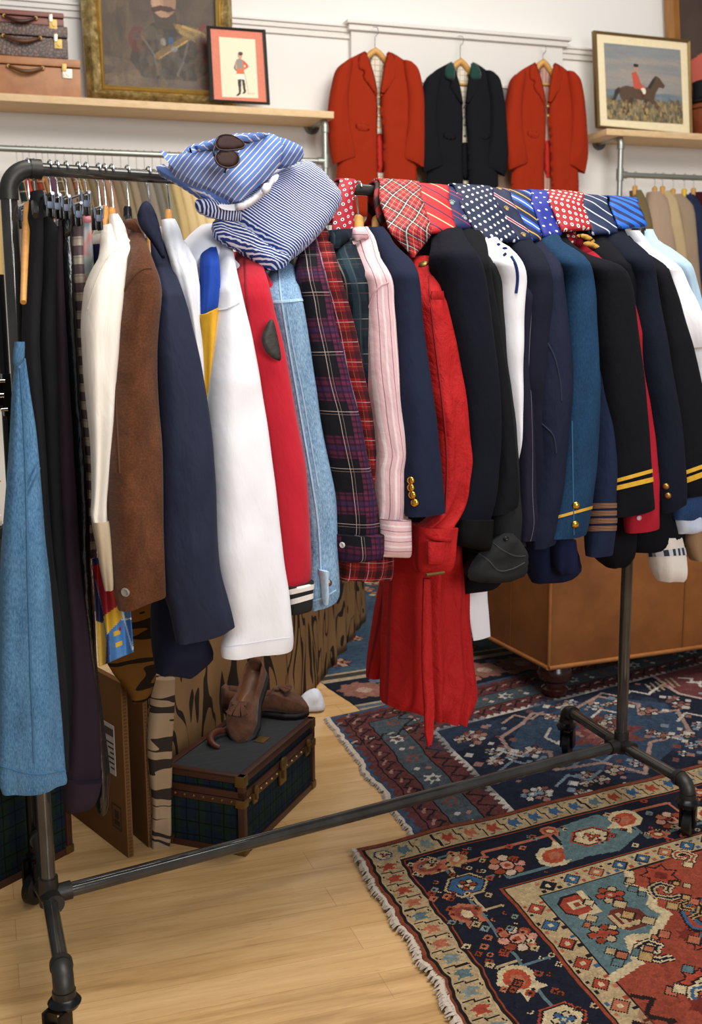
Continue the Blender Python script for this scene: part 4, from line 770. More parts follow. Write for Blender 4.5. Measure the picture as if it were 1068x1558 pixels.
g,o=garment('blazer','black barathea jacket with rounded shoulder under the navy tie','blazer',BBL,'684 726 362|692 731 374|700 734 388|707 738 404|714 741 422|719 745 445|724 750 475|728 756 510|733 762 550|739 768 590|744 773 630|748 777 670|750 781 710|749 784 745|745 784 784 769',n=(-.02,-.18,50,-.225),t=.05,fold=(.003,3),wr=.003,group=GR)
g,o=garment('field_jacket','charcoal twill jacket with turned-back stitched cuff','jacket',CHAR,'700 726 360|724 736 388|729 750 402|734 757 420|739 760 445|744 763 480|749 767 520|755 771 560|760 776 600|764 780 640|766 784 690|762 787 735|752 790 775|748 793 805|750 797 830',n=(-.0,-.16,50,-.2),t=.05,fold=(.003,3),wr=.004,group=GR,body=820)
tc=puff('turned_cuff',[(775,806),(797,828),(801,850),(796,878),(770,888),(716,886),(710,872),(720,850),(745,826)],RACK.px(756,850,-.25),-n_,.022,CHAR,g,.009,.016,1,.3,.006,22,4,1.5)
seam(tc,[(724,840),(742,852),(758,868),(778,866),(798,856)],.0018,cloth('grey_seam','#3a3b3e',.9),g,'stitched_edge'); seam(tc,[(750,826),(766,838),(784,846),(799,846)],.0014,bpy.data.materials['grey_seam'],g,'stitched_edge'); button(tc,770,820,.006,plain('dark_button','#1a1a1a',.3),g,dome=False)
NVS=cloth('navy_collar_cotton','#27346c',.9)
g,o=garment('letterman_jacket','white jacket with navy striped shoulder trim and white sleeve','jacket',WHT,'730 752 367|732 766 377|738 776 388|745 784 400|752 789 414|757 791 430|759 790 452|761 790 485|763 790 520|767 790 560|772 792 600|777 793 640|781 795 690|784 795 730|786 793 775|787 790 790',n=(-.04,-.18,50,-.2),t=.045,fold=(.003,4),group=GR,body=740)
puff('shoulder_trim',[(752,368),(762,372),(776,382),(788,398),(793,416),(789,440),(784,440),(785,420),(780,404),(768,390),(752,378)],RACK.px(775,395,-.16),-n_-d_*.6,.012,WHT2,g,.008,.015)
for L in ([(755,371),(759,369),(762,372),(758,375)],[(763,377),(770,375),(773,379),(766,380)],[(764,388),(769,383),(772,387),(767,391)]): puff('navy_stripe',L,RACK.px(772,395,-.212)-d_*.0,-n_-d_*.6,.008,NVS,g,.006,.008)
seam(o,[(778,391),(784,402),(787,416),(787,430),(785,446)],.0035,NVS,g,'navy_stripe')
PIN=plaid('aubergine_pinstripe','#1d1b2b',[('u',.03,0,.0012,'#8d8794',.6)])
g,o=garment('pinstripe_jacket','dark aubergine pinstripe jacket with narrow lapel right of the white sleeve','jacket',PIN,'788 806 395|790 812 410|788 812 428|785 809 450|784 806 480|784 803 520|784 802 560|786 807 640|788 809 700|789 811 755|791 815 795|792 823 812 822',n=(-.02,-.17,40,-.222),t=.04,part='front_panel',fold=(.002,3),wr=.002,group=GR)
NV2=cloth('navy_worsted','#141725',.9,.12,.1,.4); NV3=cloth('navy_sateen','#161b30',.85,.12,.1,.4,.2,.5)
g,o=garment('suit_jacket','navy worsted suit jacket with faint pinstripe under the striped ties','jacket',NV2,'770 802 370|782 815 383|794 823 396|800 829 412|802 832 432|799 832 462|797 829 500|794 826 540|792 824 580|796 822 620|800 832 680|802 836 740|803 840 790|806 838 820',n=(-.02,-.18,50,-.21),t=.055,fold=(.003,4),wr=.003,group=GR,body=790)
g,o=garment('field_jacket','dark navy cotton field jacket with pleated sleeve pocket','jacket',NV3,'800 838 376|812 845 389|822 848 402|826 850 420|825 852 445|822 855 480|818 858 520|815 860 555|813 859 600|813 856 650|814 853 700|813 850 745|811 847 785|809 844 812|812 836 840 826',n=(-.02,-.19,50,-.225),t=.055,fold=(.003,4),wr=.006,crease=.003,group=GR,body=810)
seam(o,[(822,500),(832,520),(844,545),(852,580),(854,610)],.002,plain('navy_pleat_seam','#1d2236',.9),g,'pleat_seam'); seam(o,[(818,640),(830,650),(842,664),(846,690)],.002,plain('navy_pleat_seam','#1d2236',.9),g,'pleat_seam')
g,o=garment('corduroy_shirt','mid navy corduroy shirt tails below the field jacket','shirt',cloth('navy_corduroy','#151b36',.92,.15,.1,.5),'800 848 815|801 866 832|803 872 850|806 875 864|812 887 862 880',n=-.1,t=.06,part='shirt_tail',fold=(.006,4),group=GR)
loft('cuff',R('842 872 820|843 874 845|846 873 866|852 874 870 872'),cloth('navy_corduroy_b','#171e3b',.92,.15,.1,.5),g,n=-.17,t=.03,step=5)
g,o=garment('gold_edged_jacket','navy jacket with a thin yellow edge glimpsed left of the blue denim uniform','jacket',cloth('bright_navy','#161c44',.9),'836 850 385|842 852 408|844 857 425|846 858 445|848 858 470|850 858 510',n=(-.03,-.17,40,-.18),t=.03,part='panel',group=GR)
loft('gold_edge',R('844.5 846 416|848 850 432|851 853 447|853.5 855 456'),cloth('yellow_braid','#d6a634',.7),g,n=-.205,t=.006,step=3,fold=None,wr=.0005)
TEAL=denim('teal_uniform_cotton','#142b44','#1f4160'); GOLD=cloth('gold_braid','#cf9d2c',.55,.15,0,.5,.5); 
g,o=garment('uniform_jacket','faded teal blue uniform jacket with gold cuff braid and two brass buttons','jacket',TEAL,'822 846 368|830 862 379|840 876 390|848 885 401|856 890 413|861 893 428|860 895 455|858 896 490|857 897 525|855 898 565|852 901 605|850 901 650|849 899 690|847 897 725|844 894 760|841 890 795|838 820 887 812',n=(-.04,-.195,50,-.24),t=.055,fold=(.003,4),wr=.005,group=GR,body=790)
band('gold_cuff_braid',o,(843,786,892,772),(843,790.5,892,776.5),GOLD,g)
for x,y in ((876,769),(875,798)): button(o,x,y,.009,GOLDB,g,'brass_button')
AIR=cloth('airline_navy','#17213a',.88,.12,.1,.4,.2,.5); BRN=plaid('brown_cuff_braid','#7b5a46',[('v',.006,0,.0015,'#4a342a',.6)])
g,o=garment('pilot_jacket','airline navy jacket with four brown cuff stripes','jacket',AIR,'884 899 408|888 903 424|891 907 450|892 911 490|893 915 530|894 920 570|896 926 610|897 931 650|897 934 690|897 933 725|897 931 760|896 930 800|895 847 928 843',n=(-.1,-.18,40,-.225),t=.05,fold=(.003,3),wr=.005,group=GR,body=None)
for y in (766,777.5,789,800.5): band('cuff_stripe',o,(895,y,932,y-1),(895,y+8,932,y+7),BRN,g)
BLN=cloth('black_navy_wool','#0d0e14',.92,.12,.1,.4); GLD=cloth('bright_gold_braid','#d9a82b',.5,.12,0,.5,.5)
g,o=garment('naval_jacket','black naval jacket with double gold cuff bands in front of the crimson jacket','jacket',BLN,'838 858 366|848 874 381|858 892 391|868 910 397|880 928 405|891 938 414|897 943 425|900 948 445|903 953 485|905 958 520|909 963 556|913 968 595|918 972 635|923 976 675|926 981 712|929 986 745|931 787 992 772',n=(-.02,-.2,60,-.24),t=.06,fold=(.003,3),wr=.003,group=GR,body=None)
band('gold_band',o,(928.5,731,982,716),(929.5,736.5,983,721.5),GLD,g); band('gold_band',o,(929,741,984.5,727.5),(930,748,986,734.5),GLD,g)
loft('jacket_skirt',R('905 958 770|903 956 815|908 954 845|926 864 948 862'),BLN,g,n=-.12,t=.06,fold=(.004,4))
CRIM=cloth('crimson_wool','#9d1c2b',.92,.12,.15,.4)
g,o=garment('crimson_jacket','crimson jacket showing a thin shoulder and cuff between two naval jackets','jacket',CRIM,'864 877 355|872 890 371|882 910 385|891 930 396|898 942 410|904 948 426|910 953 452|926 962 490|942 970 530|950 976 565|956 982 610|962 987 650|964 991 700|960 994 745|954 998 782|955 811 1000 802',n=(.01,-.17,60,-.228),t=.045,fold=(.003,3),wr=.003,group=GR)
button(o,972,788,.006,plain('clear_button','#c9a9b4',.2),g,dome=False)
g,o=garment('naval_jacket','black naval jacket with gold striped collar behind the crimson shoulder','jacket',BLN,'886 916 362|896 930 378|908 944 391|918 956 404|926 962 420|934 966 440|940 968 470|945 968 510|950 968 560',n=(.0,-.16,55,-.18),t=.045,group=GR,body=800)
for L in ([(875,357),(890,355),(903,362),(906,369),(896,367),(884,363)],[(886,369),(898,366),(911,373),(921,383),(914,385),(904,378),(891,375)]): puff('gold_collar_stripe',L,RACK.px(900,368,-.112),-n_-d_*.3,.002,cloth('old_gold','#b58a3f',.6) if 'old_gold' not in bpy.data.materials else bpy.data.materials['old_gold'],g,.006,.01)
NVG=cloth('navy_doeskin','#101522',.9,.12,.1,.4)
g,o=garment('blazer','navy blazer with two gold cuff buttons between crimson and black naval jackets','blazer',NVG,'908 942 360|920 956 372|934 970 384|946 980 395|955 985 408|961 988 424|964 992 450|965 997 485|966 1002 515|969 1007 548|974 1014 585|980 1022 625|985 1028 665|989 1033 705|994 1037 740|1003 781 1039 765',n=(.0,-.19,55,-.235),t=.055,fold=(.003,3),wr=.003,group=GR)
for x,y in ((1013,740),(1016,754)): button(o,x,y,.008,plain('antique_gold','#a8834a',.35,.9),g,'gold_button')
loft('jacket_skirt',R('958 1034 770|957 1032 805|958 1030 828|961 840 1024 834'),BLN,g,n=-.12,t=.06,fold=(.004,4))
g,o=garment('naval_jacket','black naval jacket with double gold bands at the right edge of the rack','jacket',BLN,'940 962 376|955 982 389|972 1000 400|984 1008 412|991 1014 428|994 1022 455|997 1030 490|1001 1042 535|1006 1052 578|1012 1063 625|1018 1072 670|1025 1079 710|1033 1085 740|1040 757 1088 744',n=(-.0,-.18,55,-.225),t=.055,fold=(.003,3),wr=.003,group=GR)
band('gold_band',o,(1033,719,1078,703),(1034,725,1079,709),GLD,g); band('gold_band',o,(1034,730,1081,713),(1036,738,1082,721),GLD,g)
g,o=garment('short_sleeved_shirt','white short-sleeved shirt near the right end of the rack','shirt',WHT,'940 964 352|948 973 364|958 982 376|970 996 387|988 1012 398|1001 1024 408|1009 1031 420|1014 1038 438|1018 1048 460|1024 1058 485|1031 1068 508|1041 530 1076 525',n=(.02,-.17,55,-.2),t=.05,fold=(.003,4),group=GR)
g,o=garment('white_shirt','long white shirt sleeve emerging under the short-sleeved shirt','shirt',WHT2,'1006 1030 450|1018 1062 510|1034 1072 545|1046 1080 580|1058 1088 625|1064 1092 680',n=(.0,-.14,40,-.16),t=.05,fold=(.004,4),group=GR)
g,o=garment('pale_blue_shirt','pale blue shirt hanging last at the right end of the rack','shirt',cloth('pale_blue_oxford','#a9c3d6',.85,.05),'974 992 366|984 1008 378|998 1024 390|1012 1038 402|1024 1045 415|1034 1051 432|1042 1059 460|1050 1070 490|1060 1080 520',n=(.04,-.14,55,-.16),t=.045,group=GR)
# cuffs and hems peeping out at the lower right
WOOLW=cloth('cream_wool','#ddd6cd',.95,.06,.1)
g,o=garment('cream_jacket','cream jacket cuff with navy checked band below the black hem','jacket',WOOLW,'988 1030 815|992 1035 838|994 1037 855|997 1038 870|1003 884 1038 883',n=-.14,t=.04,group=GR)
band('checked_band',o,(993,839,1034,834),(994,847,1036,845),plaid('navy_check_band','#c9cbd3',[('u',.02,0,.01,'#1d2236',.95)]),g)
g,o=garment('denim_shirt','indigo denim cuff under the right-hand gold bands','shirt',DEND,'1020 1060 735|1024 1063 760|1026 1066 780|1027 791 1066 789',n=-.19,t=.04,group=GR)
g,o=garment('blue_cotton_shirt','light blue shirt cuff below the indigo denim cuff','shirt',cloth('ice_blue_cotton','#c3cfe4',.85,.04),'1022 1060 780|1026 1065 798|1030 812 1066 807',n=-.175,t=.035,group=GR)
g,o=garment('camel_coat','camel coat sleeve end at the right edge of the photo','coat',cloth('camel_wool','#94785a',.92,.12,.1),'1086 1105 430|1078 1100 560|1062 1092 680|1050 1086 770|1043 1086 812|1046 1088 835|1055 853 1088 849',n=-.15,t=.05,group=GR)
g,o=garment('white_trousers','white belt end hanging below the midnight overcoat','clothing',WHT,'708 741 880|709 741 905|712 743 930|716 745 955|720 975 746 968',n=-.06,t=.008,part='belt_end',fold=(.001,3),wr=.001,group=GR)
DSM=denim('stitched_denim','#2d4f70','#54809f'); WSM=cloth('white_seam','#cfd2da',.9); G=lambda nm:g_o[nm]
o=G('denim_skirt'); seam(o,[(30,560),(36,640),(40,740),(42,860),(46,1000),(52,1160)],.0022,DSM,o.parent); seam(o,[(-2,1164),(30,1174),(60,1178),(98,1172)],.0016,DSM,o.parent,'hem_stitch'); seam(o,[(40,742),(48,722),(58,700)],.0018,DSM,o.parent,'pocket_stitch'); seam(o,[(40,756),(50,734),(60,712)],.0018,DSM,o.parent,'pocket_stitch')
o=G('denim_jacket'); seam(o,[(424,410),(426,440),(430,470),(438,520),(450,590),(462,660),(474,730),(484,800),(488,870)],.0022,denim('stitched_denim_pale','#86a7c2','#b4cbdc'),o.parent); seam(o,[(436,468),(446,530),(460,600),(474,680),(484,740)],.0014,bpy.data.materials['stitched_denim_pale'],o.parent); seam(o,[(472,915),(490,910),(511,898)],.0018,bpy.data.materials['stitched_denim_pale'],o.parent,'hem_stitch')
o=G('white_shirt.001'); seam(o,[(330,472),(346,470),(364,460)],.0018,WSM,o.parent); seam(o,[(340,985),(372,980),(410,974),(441,970)],.0009,WSM,o.parent,'hem_stitch')
o=G('suede_jacket'); SS=plain('dark_suede_seam','#573620',.95); seam(o,[(182,470),(188,446),(200,424),(216,410),(230,408)],.002,SS,o.parent); seam(o,[(182,720),(178,640),(176,560),(178,510)],.002,SS,o.parent)
o=G('striped_shirt'); seam(o,[(560,470),(568,448),(578,436),(591,430)],.0018,plain('pink_seam','#c9a2a8',.9),o.parent)
o=G('uniform_jacket'); seam(o,[(870,640),(871,700),(872,760),(873,814)],.0018,plain('teal_seam','#2b5475',.9),o.parent)
o=G('trench_coat'); RS=plain('red_seam','#8c1016',.9); seam(o,[(652,420),(656,470),(664,540),(674,620),(680,700),(678,780)],.002,RS,o.parent)
o=G('varsity_jacket'); seam(o,[(372,395),(374,440),(378,480),(374,520)],.002,plain('dark_red_seam','#7d1522',.9),o.parent)
o=G('silk_blouse'); seam(o,[(133,470),(142,440),(154,410),(166,390),(178,380)],.0015,plain('silk_seam','#cfc3b2',.6),o.parent)
# ---- bodies behind the sleeves
def torsos():
    L=sorted(TOR,key=lambda q:q[1][0]); ss=[q[1][0] for q in L]
    for i,(g,(s,z),hem,mat) in enumerate(L):
        gap=min([ss[i]-ss[i-1]] if i else [.05]) ; gap=min(gap,(ss[i+1]-ss[i]) if i+1<len(L) else .05); a=max(.004,min(.02,gap*.42))
        zh=RACK.sz(proj(P(s,-.2,1))[0],hem,-.2)[1]; V=[];U=[];seg=24; rowsz=[]
        zs=z-.0; prof=[(zs-.012,.05,.6),(zs-.03,.09,.8),(zs-.055,.14,.9),(zs-.085,.175,1),(zs-.13,.19,1),(zs-.3,.185,1),((zs+zh)/2-.1,.19,1),(zh,.2,1)]
        for zz,w,f in prof:
            for k in range(seg):
                th=2*math.pi*k/seg; V.append(P(s+a*f*math.sin(th),w*math.copysign(abs(math.cos(th))**.6,math.cos(th))+.0,zz)); U.append((w*math.cos(th),zz))
        F=[(i_*seg+k,i_*seg+(k+1)%seg,(i_+1)*seg+(k+1)%seg,(i_+1)*seg+k) for i_ in range(len(prof)-1) for k in range(seg)]+[tuple(range(seg))[::-1],tuple((len(prof)-1)*seg+k for k in range(seg))]
        mesh('body',V,F,U,mat,g)
torsos()
# ---- hangers on the rack
HWO=wood('honey_hanger_wood','#cf9550','#b57a38',2,.35); HB=plain('black_hanger_plastic','#121213',.3); CHRO=plain('chrome_wire','#c9c9c9',.15,1.)
def hook(x,ztop,parent,mat=CHRO,lean=0):
    s=RACK.sz(x,260+(x-100)*.064,0)[0]; r=.017
    pts=[P(s+lean,0,ztop),P(s+lean*.5,0,ZT-.05)]+[P(s,.002+r*math.sin(a)*1.0-.0,ZT-r*math.cos(a)*1.0+.001) for a in np.linspace(.25,4.6,14)]
    B().tube(pts,.0018,8).build('hook',mat,parent); return s
def hanger(label,x,y,mat,w=.19,drop=.07,group='hangers on the front rack',lean=0,yaw=1.,neck=None,rr=.0065):
    z=RACK.sz(x,y,0)[1]; s=RACK.sz(x,y,0)[0]; h=thing('clothes_hanger',label,'hanger',P(s,0,z),group)
    vv=ray(x,y); yw=w*(vv@d_)/(vv@n_)*yaw
    hook(x,z-.008,h); pts=[P(s+yw*u,w*u,z-.008-drop*abs(u)**1.15) for u in np.linspace(-1,1,17)]
    B().tube(pts,[rr*(.8+.35*(1-abs(u))) for u in np.linspace(-1,1,17)],10).build('hanger_arm',mat,h)
    if neck: B().lathe(P(s,0,z-.02),UP,[(0,.009),(.025,.008),(.03,.006)],12).build('neck',neck,h)
    return h
h=hanger('honey wooden hanger arm poking out by the left rack post',42,306,HWO,.2,.18,None,yaw=1.32)
hanger('black hanger with slim hook next to the left post hanger',52,292,HB,.16,.05,None)
hanger('honey wooden hanger in the cream silk blouse',159,311,HWO,.16,.17,None); hanger('honey wooden hanger in the ivory blouse behind the cream one',170,314,HWO,.16,.17,None)
hanger('black plastic hanger in the brown suede jacket',194,322,HB,.16,.17,None,neck=HB); hanger('hanger with chrome hook inside the navy raincoat',226,314,HWO,.16,.17,None)
hanger('honey wooden hanger in the thin white shirt',256,317,HWO,.16,.17,None); hanger('honey wooden hanger between the two red-toned plaid shirts',484,341,HWO,.16,.17,None)
hanger('dark honey wooden hanger in the dark green plaid shirt',517,333,HWO,.16,.17,None,rr=.009); hanger('pale wooden hanger in the pink pinstriped shirt',545,329,HW,.16,.17,None,rr=.011); hanger('pale wooden hanger in the navy blazer beside the tartan tie',574,330,HW,.16,.17,None,rr=.011)
hanger('honey wooden hanger above the midnight overcoat',692,360,HWO,.16,.17,None,rr=.009); hanger('pale wooden hanger in the charcoal field jacket below the navy crest tie',712,357,HW,.16,.17,None,rr=.009)
def clip(label,x,yb,lean=0,c=CHRO):
    z=RACK.sz(x,yb,-.12)[1]; s=RACK.sz(x,yb,-.12)[0]; h=thing('clip_hanger',label,'hanger',P(s,0,z+.035),None)
    hook(x+2,z+.03,h,CHRO,lean); B().tube([P(s,-.15,z+.026),P(s,.15,z+.026)],.003,8).build('bar',CHRO,h)
    for k in (-.12,.12):
        b=B()
        for sg in (-1,1): b.box(P(s+sg*.005-.0022,k-.011,z-.012),d_*.0044,n_*.022,UP*.036,.002)
        cl=b.build('clip',HB,h); B().tube([P(s-.007,k-.01,z+.008),P(s-.009,k-.01,z+.03)],.002,8).tube([P(s+.007,k-.01,z+.008),P(s+.009,k-.01,z+.03)],.002,8).box(P(s-.006,k-.014,z+.002),d_*.012,n_*.003,UP*.012,.001).build('spring',plain('grey_clip_metal','#4c525e',.4,.5),cl)
clip('black and silver clip hanger gripping the plain black trousers',74,320); clip('black and silver clip hanger above the aubergine trousers',85,322); clip('black and silver clip hanger gripping the leather trousers',99,324); clip('black and silver clip hanger gripping the checked skirt',117,334); clip('black and silver clip hanger gripping the floral skirt',129,318); clip('black clip hanger above the small navy garment',148,340)
# ================================================================ TIES AND FOLDED SHIRTS ON THE RAIL
GT='ties draped over the rack rail'
def tie(label,tl,tr,br,bl,mat,nb=-.12,dk=0,tip=None,mid=None,back=.07,belly=.004):
    sl=RACK.sz(*tl,0)[0]; sr=RACK.sz(*tr,0)[0]; g=thing('necktie',label,'tie',P((sl+sr)/2,0,ZT),GT); r=rt+.006+dk
    rows=[(P(sl-.004,.05,ZT-back),P(sr-.004,.05,ZT-back)),(P(sl,.026+dk,ZT-.06),P(sr,.026+dk,ZT-.06)),(P(sl,r,ZT),P(sr,r,ZT)),(P(sl,r*.7,ZT+r*.7),P(sr,r*.7,ZT+r*.7)),(P(sl,0,ZT+r),P(sr,0,ZT+r)),(P(sl,-r*.7,ZT+r*.72),P(sr,-r*.7,ZT+r*.72))]
    for f in (.3,.55,.8,1):
        k=-(r+.006)+(nb+r)*f**1.1
        L=[tl[i]+(bl[i]-tl[i])*f for i in (0,1)]; Rr=[tr[i]+(br[i]-tr[i])*f for i in (0,1)]
        rows.append((RACK.px(*L,k),RACK.px(*Rr,k)))
    if tip: 
        for a,b_ in tip: rows.append((RACK.px(*a,nb-.003),RACK.px(*b_,nb-.003)))
    else:
        l,q=rows[-1]; rows+= [(l+n_*.006-UP*.004,q+n_*.006-UP*.004),(l+n_*.013+UP*.002,q+n_*.013+UP*.002),(l+n_*.016+UP*.012,q+n_*.016+UP*.012)]
    strip('tie_blade',rows,mat,g,.005,.008,12,.004,random.random()*50,belly); return g
def silk(m): 
    b=m.node_tree.nodes['Principled BSDF']; b.inputs['Roughness'].default_value=.55; b.inputs['Specular IOR Level'].default_value=.3
    for q in m.node_tree.nodes:
        if q.type=='BUMP': q.inputs['Strength'].default_value*=.25
    return m
T1=dots('star_scarf_silk','#a2212f','#e5d5d2',.021,.17,.3,'#2b2340',.085,1,.6)
TT=silk(plaid('tartan_silk','#c3262b',[('u',.036,0,.010,'#1f2a26',.8),('v',.036,0,.010,'#1f2a26',.8),('u',.036,.005,.0022,'#d8d2cc',.75),('v',.036,.005,.0022,'#d8d2cc',.75),('u',.036,.017,.0010,'#d0b990',.7),('v',.036,.017,.0010,'#d0b990',.7),('u',.036,.024,.0016,'#232838',.8),('v',.036,.024,.0016,'#232838',.8),('u',.036,.030,.0009,'#d8c8c0',.6),('v',.036,.030,.0009,'#d8c8c0',.6)],.1,.75))
TTB=silk(plaid('tartan_silk_dark','#8f1c22',[('u',.03,0,.014,'#15191a',.9),('v',.03,0,.005,'#15191a',.6)],.1,.75))
def diag(name,base,bands,a=2.25): return silk(plaid(name,base,bands,.05,a))
T3=diag('red_striped_silk','#c9242c',[('u',.046,0,.0035,'#1f2344',.95),('u',.046,.022,.003,'#e8d5a0',.95)])
T4=diag('navy_crest_silk','#1a2350',[('u',.05,.0,.003,'#a3224f',.9),('u',.05,.012,.002,'#a3224f',.9)])
T5=silk(dots('polka_silk','#1c2540','#e6e6ea',.024,.15,.35))
T6=diag('regiment_silk','#1c2340',[('u',.05,0,.002,'#d8d0d4',.95),('u',.05,.002,.006,'#94283a',.95),('u',.05,.008,.002,'#d8d0d4',.95)])
T7=diag('blue_gold_silk','#1a2850',[('u',.05,0,.018,'#2f5fc0',.95),('u',.05,.007,.0035,'#dfe4ee',.95),('u',.05,.033,.004,'#d8a23a',.95)])
T8=silk(dots('bird_silk','#222f8a','#c9cfe2',.036,.10,.5,None,0,.7)); T9=silk(dots('paisley_silk','#a01f26','#efe6da',.0165,.27,.3,'#7a2a3a',.12,1.15,.5,False))
T10=diag('navy_white_silk','#1c2848',[('u',.029,0,.0036,'#cfd6ea',.95)]); T11=diag('bright_blue_silk','#1f62c4',[('u',.024,0,.0105,'#15204a',.95)])
GCR=plain('crest_gold_thread','#a58a52',.5); 
def crests(g,pts,c=GCR,r=.0075,nm='crest'):
    o=g.children[0]
    for x,y in pts:
        dg=bpy.context.evaluated_depsgraph_get(); p,nr=hit(o,x,y)
        if p is None: continue
        if nr@ray(x,y)>0: nr=-nr
        b=B()._lathe(p+nr*.0024,nr,[(0,r*.62),(.0008,r*.62),(.0014,r*.4)],12)
        for a in np.linspace(.5,2.64,5): 
            u=np.cross(nr,UP); u/=np.linalg.norm(u); w=np.cross(u,nr); q=p+nr*.0026+(u*math.cos(a)+w*math.sin(a))*r*.95; b._lathe(q,nr,[(0,r*.26),(.001,r*.2)],8)
        b.build(nm,c,g)
tie('red scarf printed with little white stars hanging beside the folded striped shirt',(512,273),(538,274),(538,352),(505,352),T1,-0.040,0,[((512,380),(538,395)),((528,440),(538,452))],belly=.006)
tie('red tartan tie with a pointed tip, leftmost of the row',(571,281),(634,279),(657,350),(592,352),TT,-0.095,.006,[((606,367),(650,366)),((622,384),(634,384)),((627.5,391),(628.5,391))])
tie('dark red tartan scarf end hanging behind the tartan tie',(566,283),(585,283),(604,340),(574,335),TTB,-0.040,0,[((590,365),(622,372)),((612,395),(632,396))])
tie('red tie with thin navy and cream diagonal stripes',(626,280),(677,281),(693,349),(650,352),T3,-0.084,.002)
g=tie('navy crested tie with thin crimson stripes folded between red and polka dot ties',(672,281),(706,283),(725,345),(690,346),T4,-0.073,-.001); crests(g,[(687,310),(707,333)],plain('crest_pale_blue','#8a9a9a',.5))
tie('navy polka dot tie with white spots',(684,281),(742,283),(789,365),(727,362),T5,-0.095,.006)
g=tie('navy regimental tie with gold crests and red white stripes',(728,283),(768,285),(808,364),(770,364),T6,-0.089,.003); crests(g,[(760,289),(770,319),(769,344),(796,359)])
tie('navy tie with wide blue, white and golden diagonal bands',(760,286),(808,289),(824,362),(798,363),T7,-0.084,.0015)
tie('royal blue tie patterned with small white birds',(801,289),(839,291),(854,355),(826,358),T8,-0.084,.005)
tie('red tie with white paisley drops and a hanging tail',(826,288),(880,293),(899,346),(854,349),T9,-0.089,.008)
tie('narrow tail end of the red paisley tie below its front blade',(850,330),(872,332),(877,366),(855,368),T9,-0.070,-.002,None,None,.05)
tie('navy tie with narrow white diagonal stripes',(878,292),(917,294),(939,352),(900,354),T10,-0.086,.003)
tie('bright blue tie with dark navy diagonal stripes, last on the right',(921,298),(964,299),(983,342),(940,345),T11,-0.084,.004)
def stripeshirt(name,base,c,per,wd,wob):
    n=NT(name); u,v=n.uv(); k=n.ma('ADD',v,n.ma('MULTIPLY',n.ma('SUBTRACT',n.noise(n.uvv(),wob[0],2),.5),wob[1]))
    m=n.band(k,per,0,wd); col=n.mix(m,lin(base),lin(c)); n.bump(n.noise(n.uvv(),16,4,.6,.8),.5,.012); return n.fin(col,.85,0,0,.2)
SH1=stripeshirt('wide_stripe_poplin','#6684c2','#e6dce0',.0080,.0016,(3,.02)); SH2=stripeshirt('bengal_stripe_poplin','#dfe3ee','#2c4286',.005,.0029,(3,.02)); SH1B=stripeshirt('wide_stripe_poplin_b','#5c7ab8','#d8d0d8',.0080,.0016,(3,.02)); SH2B=stripeshirt('bengal_stripe_poplin_b','#dde1ec','#283c7c',.005,.0029,(4,.02))
nl=-n_+UP*.3; nu=-n_+UP*.45
g=thing('folded_shirt','folded white and navy fine-striped shirt draped over the rail under the pale blue one','shirt',RACK.px(410,330,-.12))
pl=lambda x,y,k: RACK.px(x,y,k)
puff('shirt_front',[(330,304),(360,296),(398,276),(430,254),(462,244),(480,254),(505,282),(522,305),(502,338),(480,364),(458,385),(440,398),(426,404),(405,380),(372,352),(340,330)],pl(410,330,-.125),nl,.032,SH2,g,.009,.03,1,.55,.006,14,3,2.2)
puff('folded_layer',[(323,334),(345,332),(378,352),(408,378),(432,388),(443,394),(436,406),(414,413),(396,403),(372,382),(350,371),(334,362),(326,350)],pl(385,372,-.15),nl,.024,SH2B,g,.007,.02,1,.35,.008,26,5,1.5,None,1,lambda a,b_:.006*math.sin((b_+a*.6)*170))
puff('folded_sleeve',[(296,304),(310,301),(332,306),(360,318),(372,336),(352,336),(326,332),(306,324),(297,315)],pl(325,318,-.16),nl,.022,SH2B,g,.008,.02,1,1.2,.005,20,8,1.2)
puff('collar',[(330,310),(352,312),(372,305),(398,286),(420,262),(426,268),(414,284),(400,300),(375,319),(352,321),(336,318)],pl(375,308,-.185),nl,.012,WHT,g,.007,.012,1,0,.004,20,9)
puff('collar_point',[(396,288),(404,276),(414,283),(412,292),(402,297)],pl(404,288,-.205),nl,.006,WHT2,g,.005,.008)
g=thing('folded_shirt','folded pale blue shirt with wide white stripes on top of the pile','shirt',RACK.px(350,255,-.14))
puff('folded_layer',[(234,254),(247,250),(275,262),(300,278),(330,290),(356,296),(364,306),(356,314),(335,309),(312,301),(292,288),(270,274),(250,264)],pl(300,280,-.15),nu,.02,SH1B,g,.007,.02,1,.5,.006,26,2,1.5,None,1,lambda a,b_:.006*math.sin((b_+a*.5)*190))
puff('shirt_front',[(242,228),(252,231),(262,240),(276,236),(280,226),(292,222),(330,213),(352,207),(398,206),(418,212),(432,232),(426,252),(412,268),(388,288),(362,309),(352,300),(325,288),(296,276),(270,262),(254,246)],pl(345,255,-.165),nu,.034,SH1,g,.009,.03,1,-.75,.006,14,12,1.8)
puff('folded_sleeve',[(396,207),(420,211),(448,222),(463,232),(460,244),(444,250),(428,252),(418,240)],pl(430,232,-.15),nu,.026,SH1B,g,.008,.025,1,-.9,.005,20,4,1.5)
puff('collar',[(280,228),(300,221),(332,213),(352,207),(390,203),(412,203),(400,212),(372,218),(340,224),(306,230),(288,234)],pl(345,218,-.19),nu,.014,SH1B,g,.007,.012,1,.2,.003,20,6)
p,nr=hit(g.children[1],377,240)
if p is not None: B()._lathe(p,-n_+UP*.4,[(0,.006),(.004,.006),(.005,.004)],14).build('button',plain('white_button','#d9dfe8',.3),g)
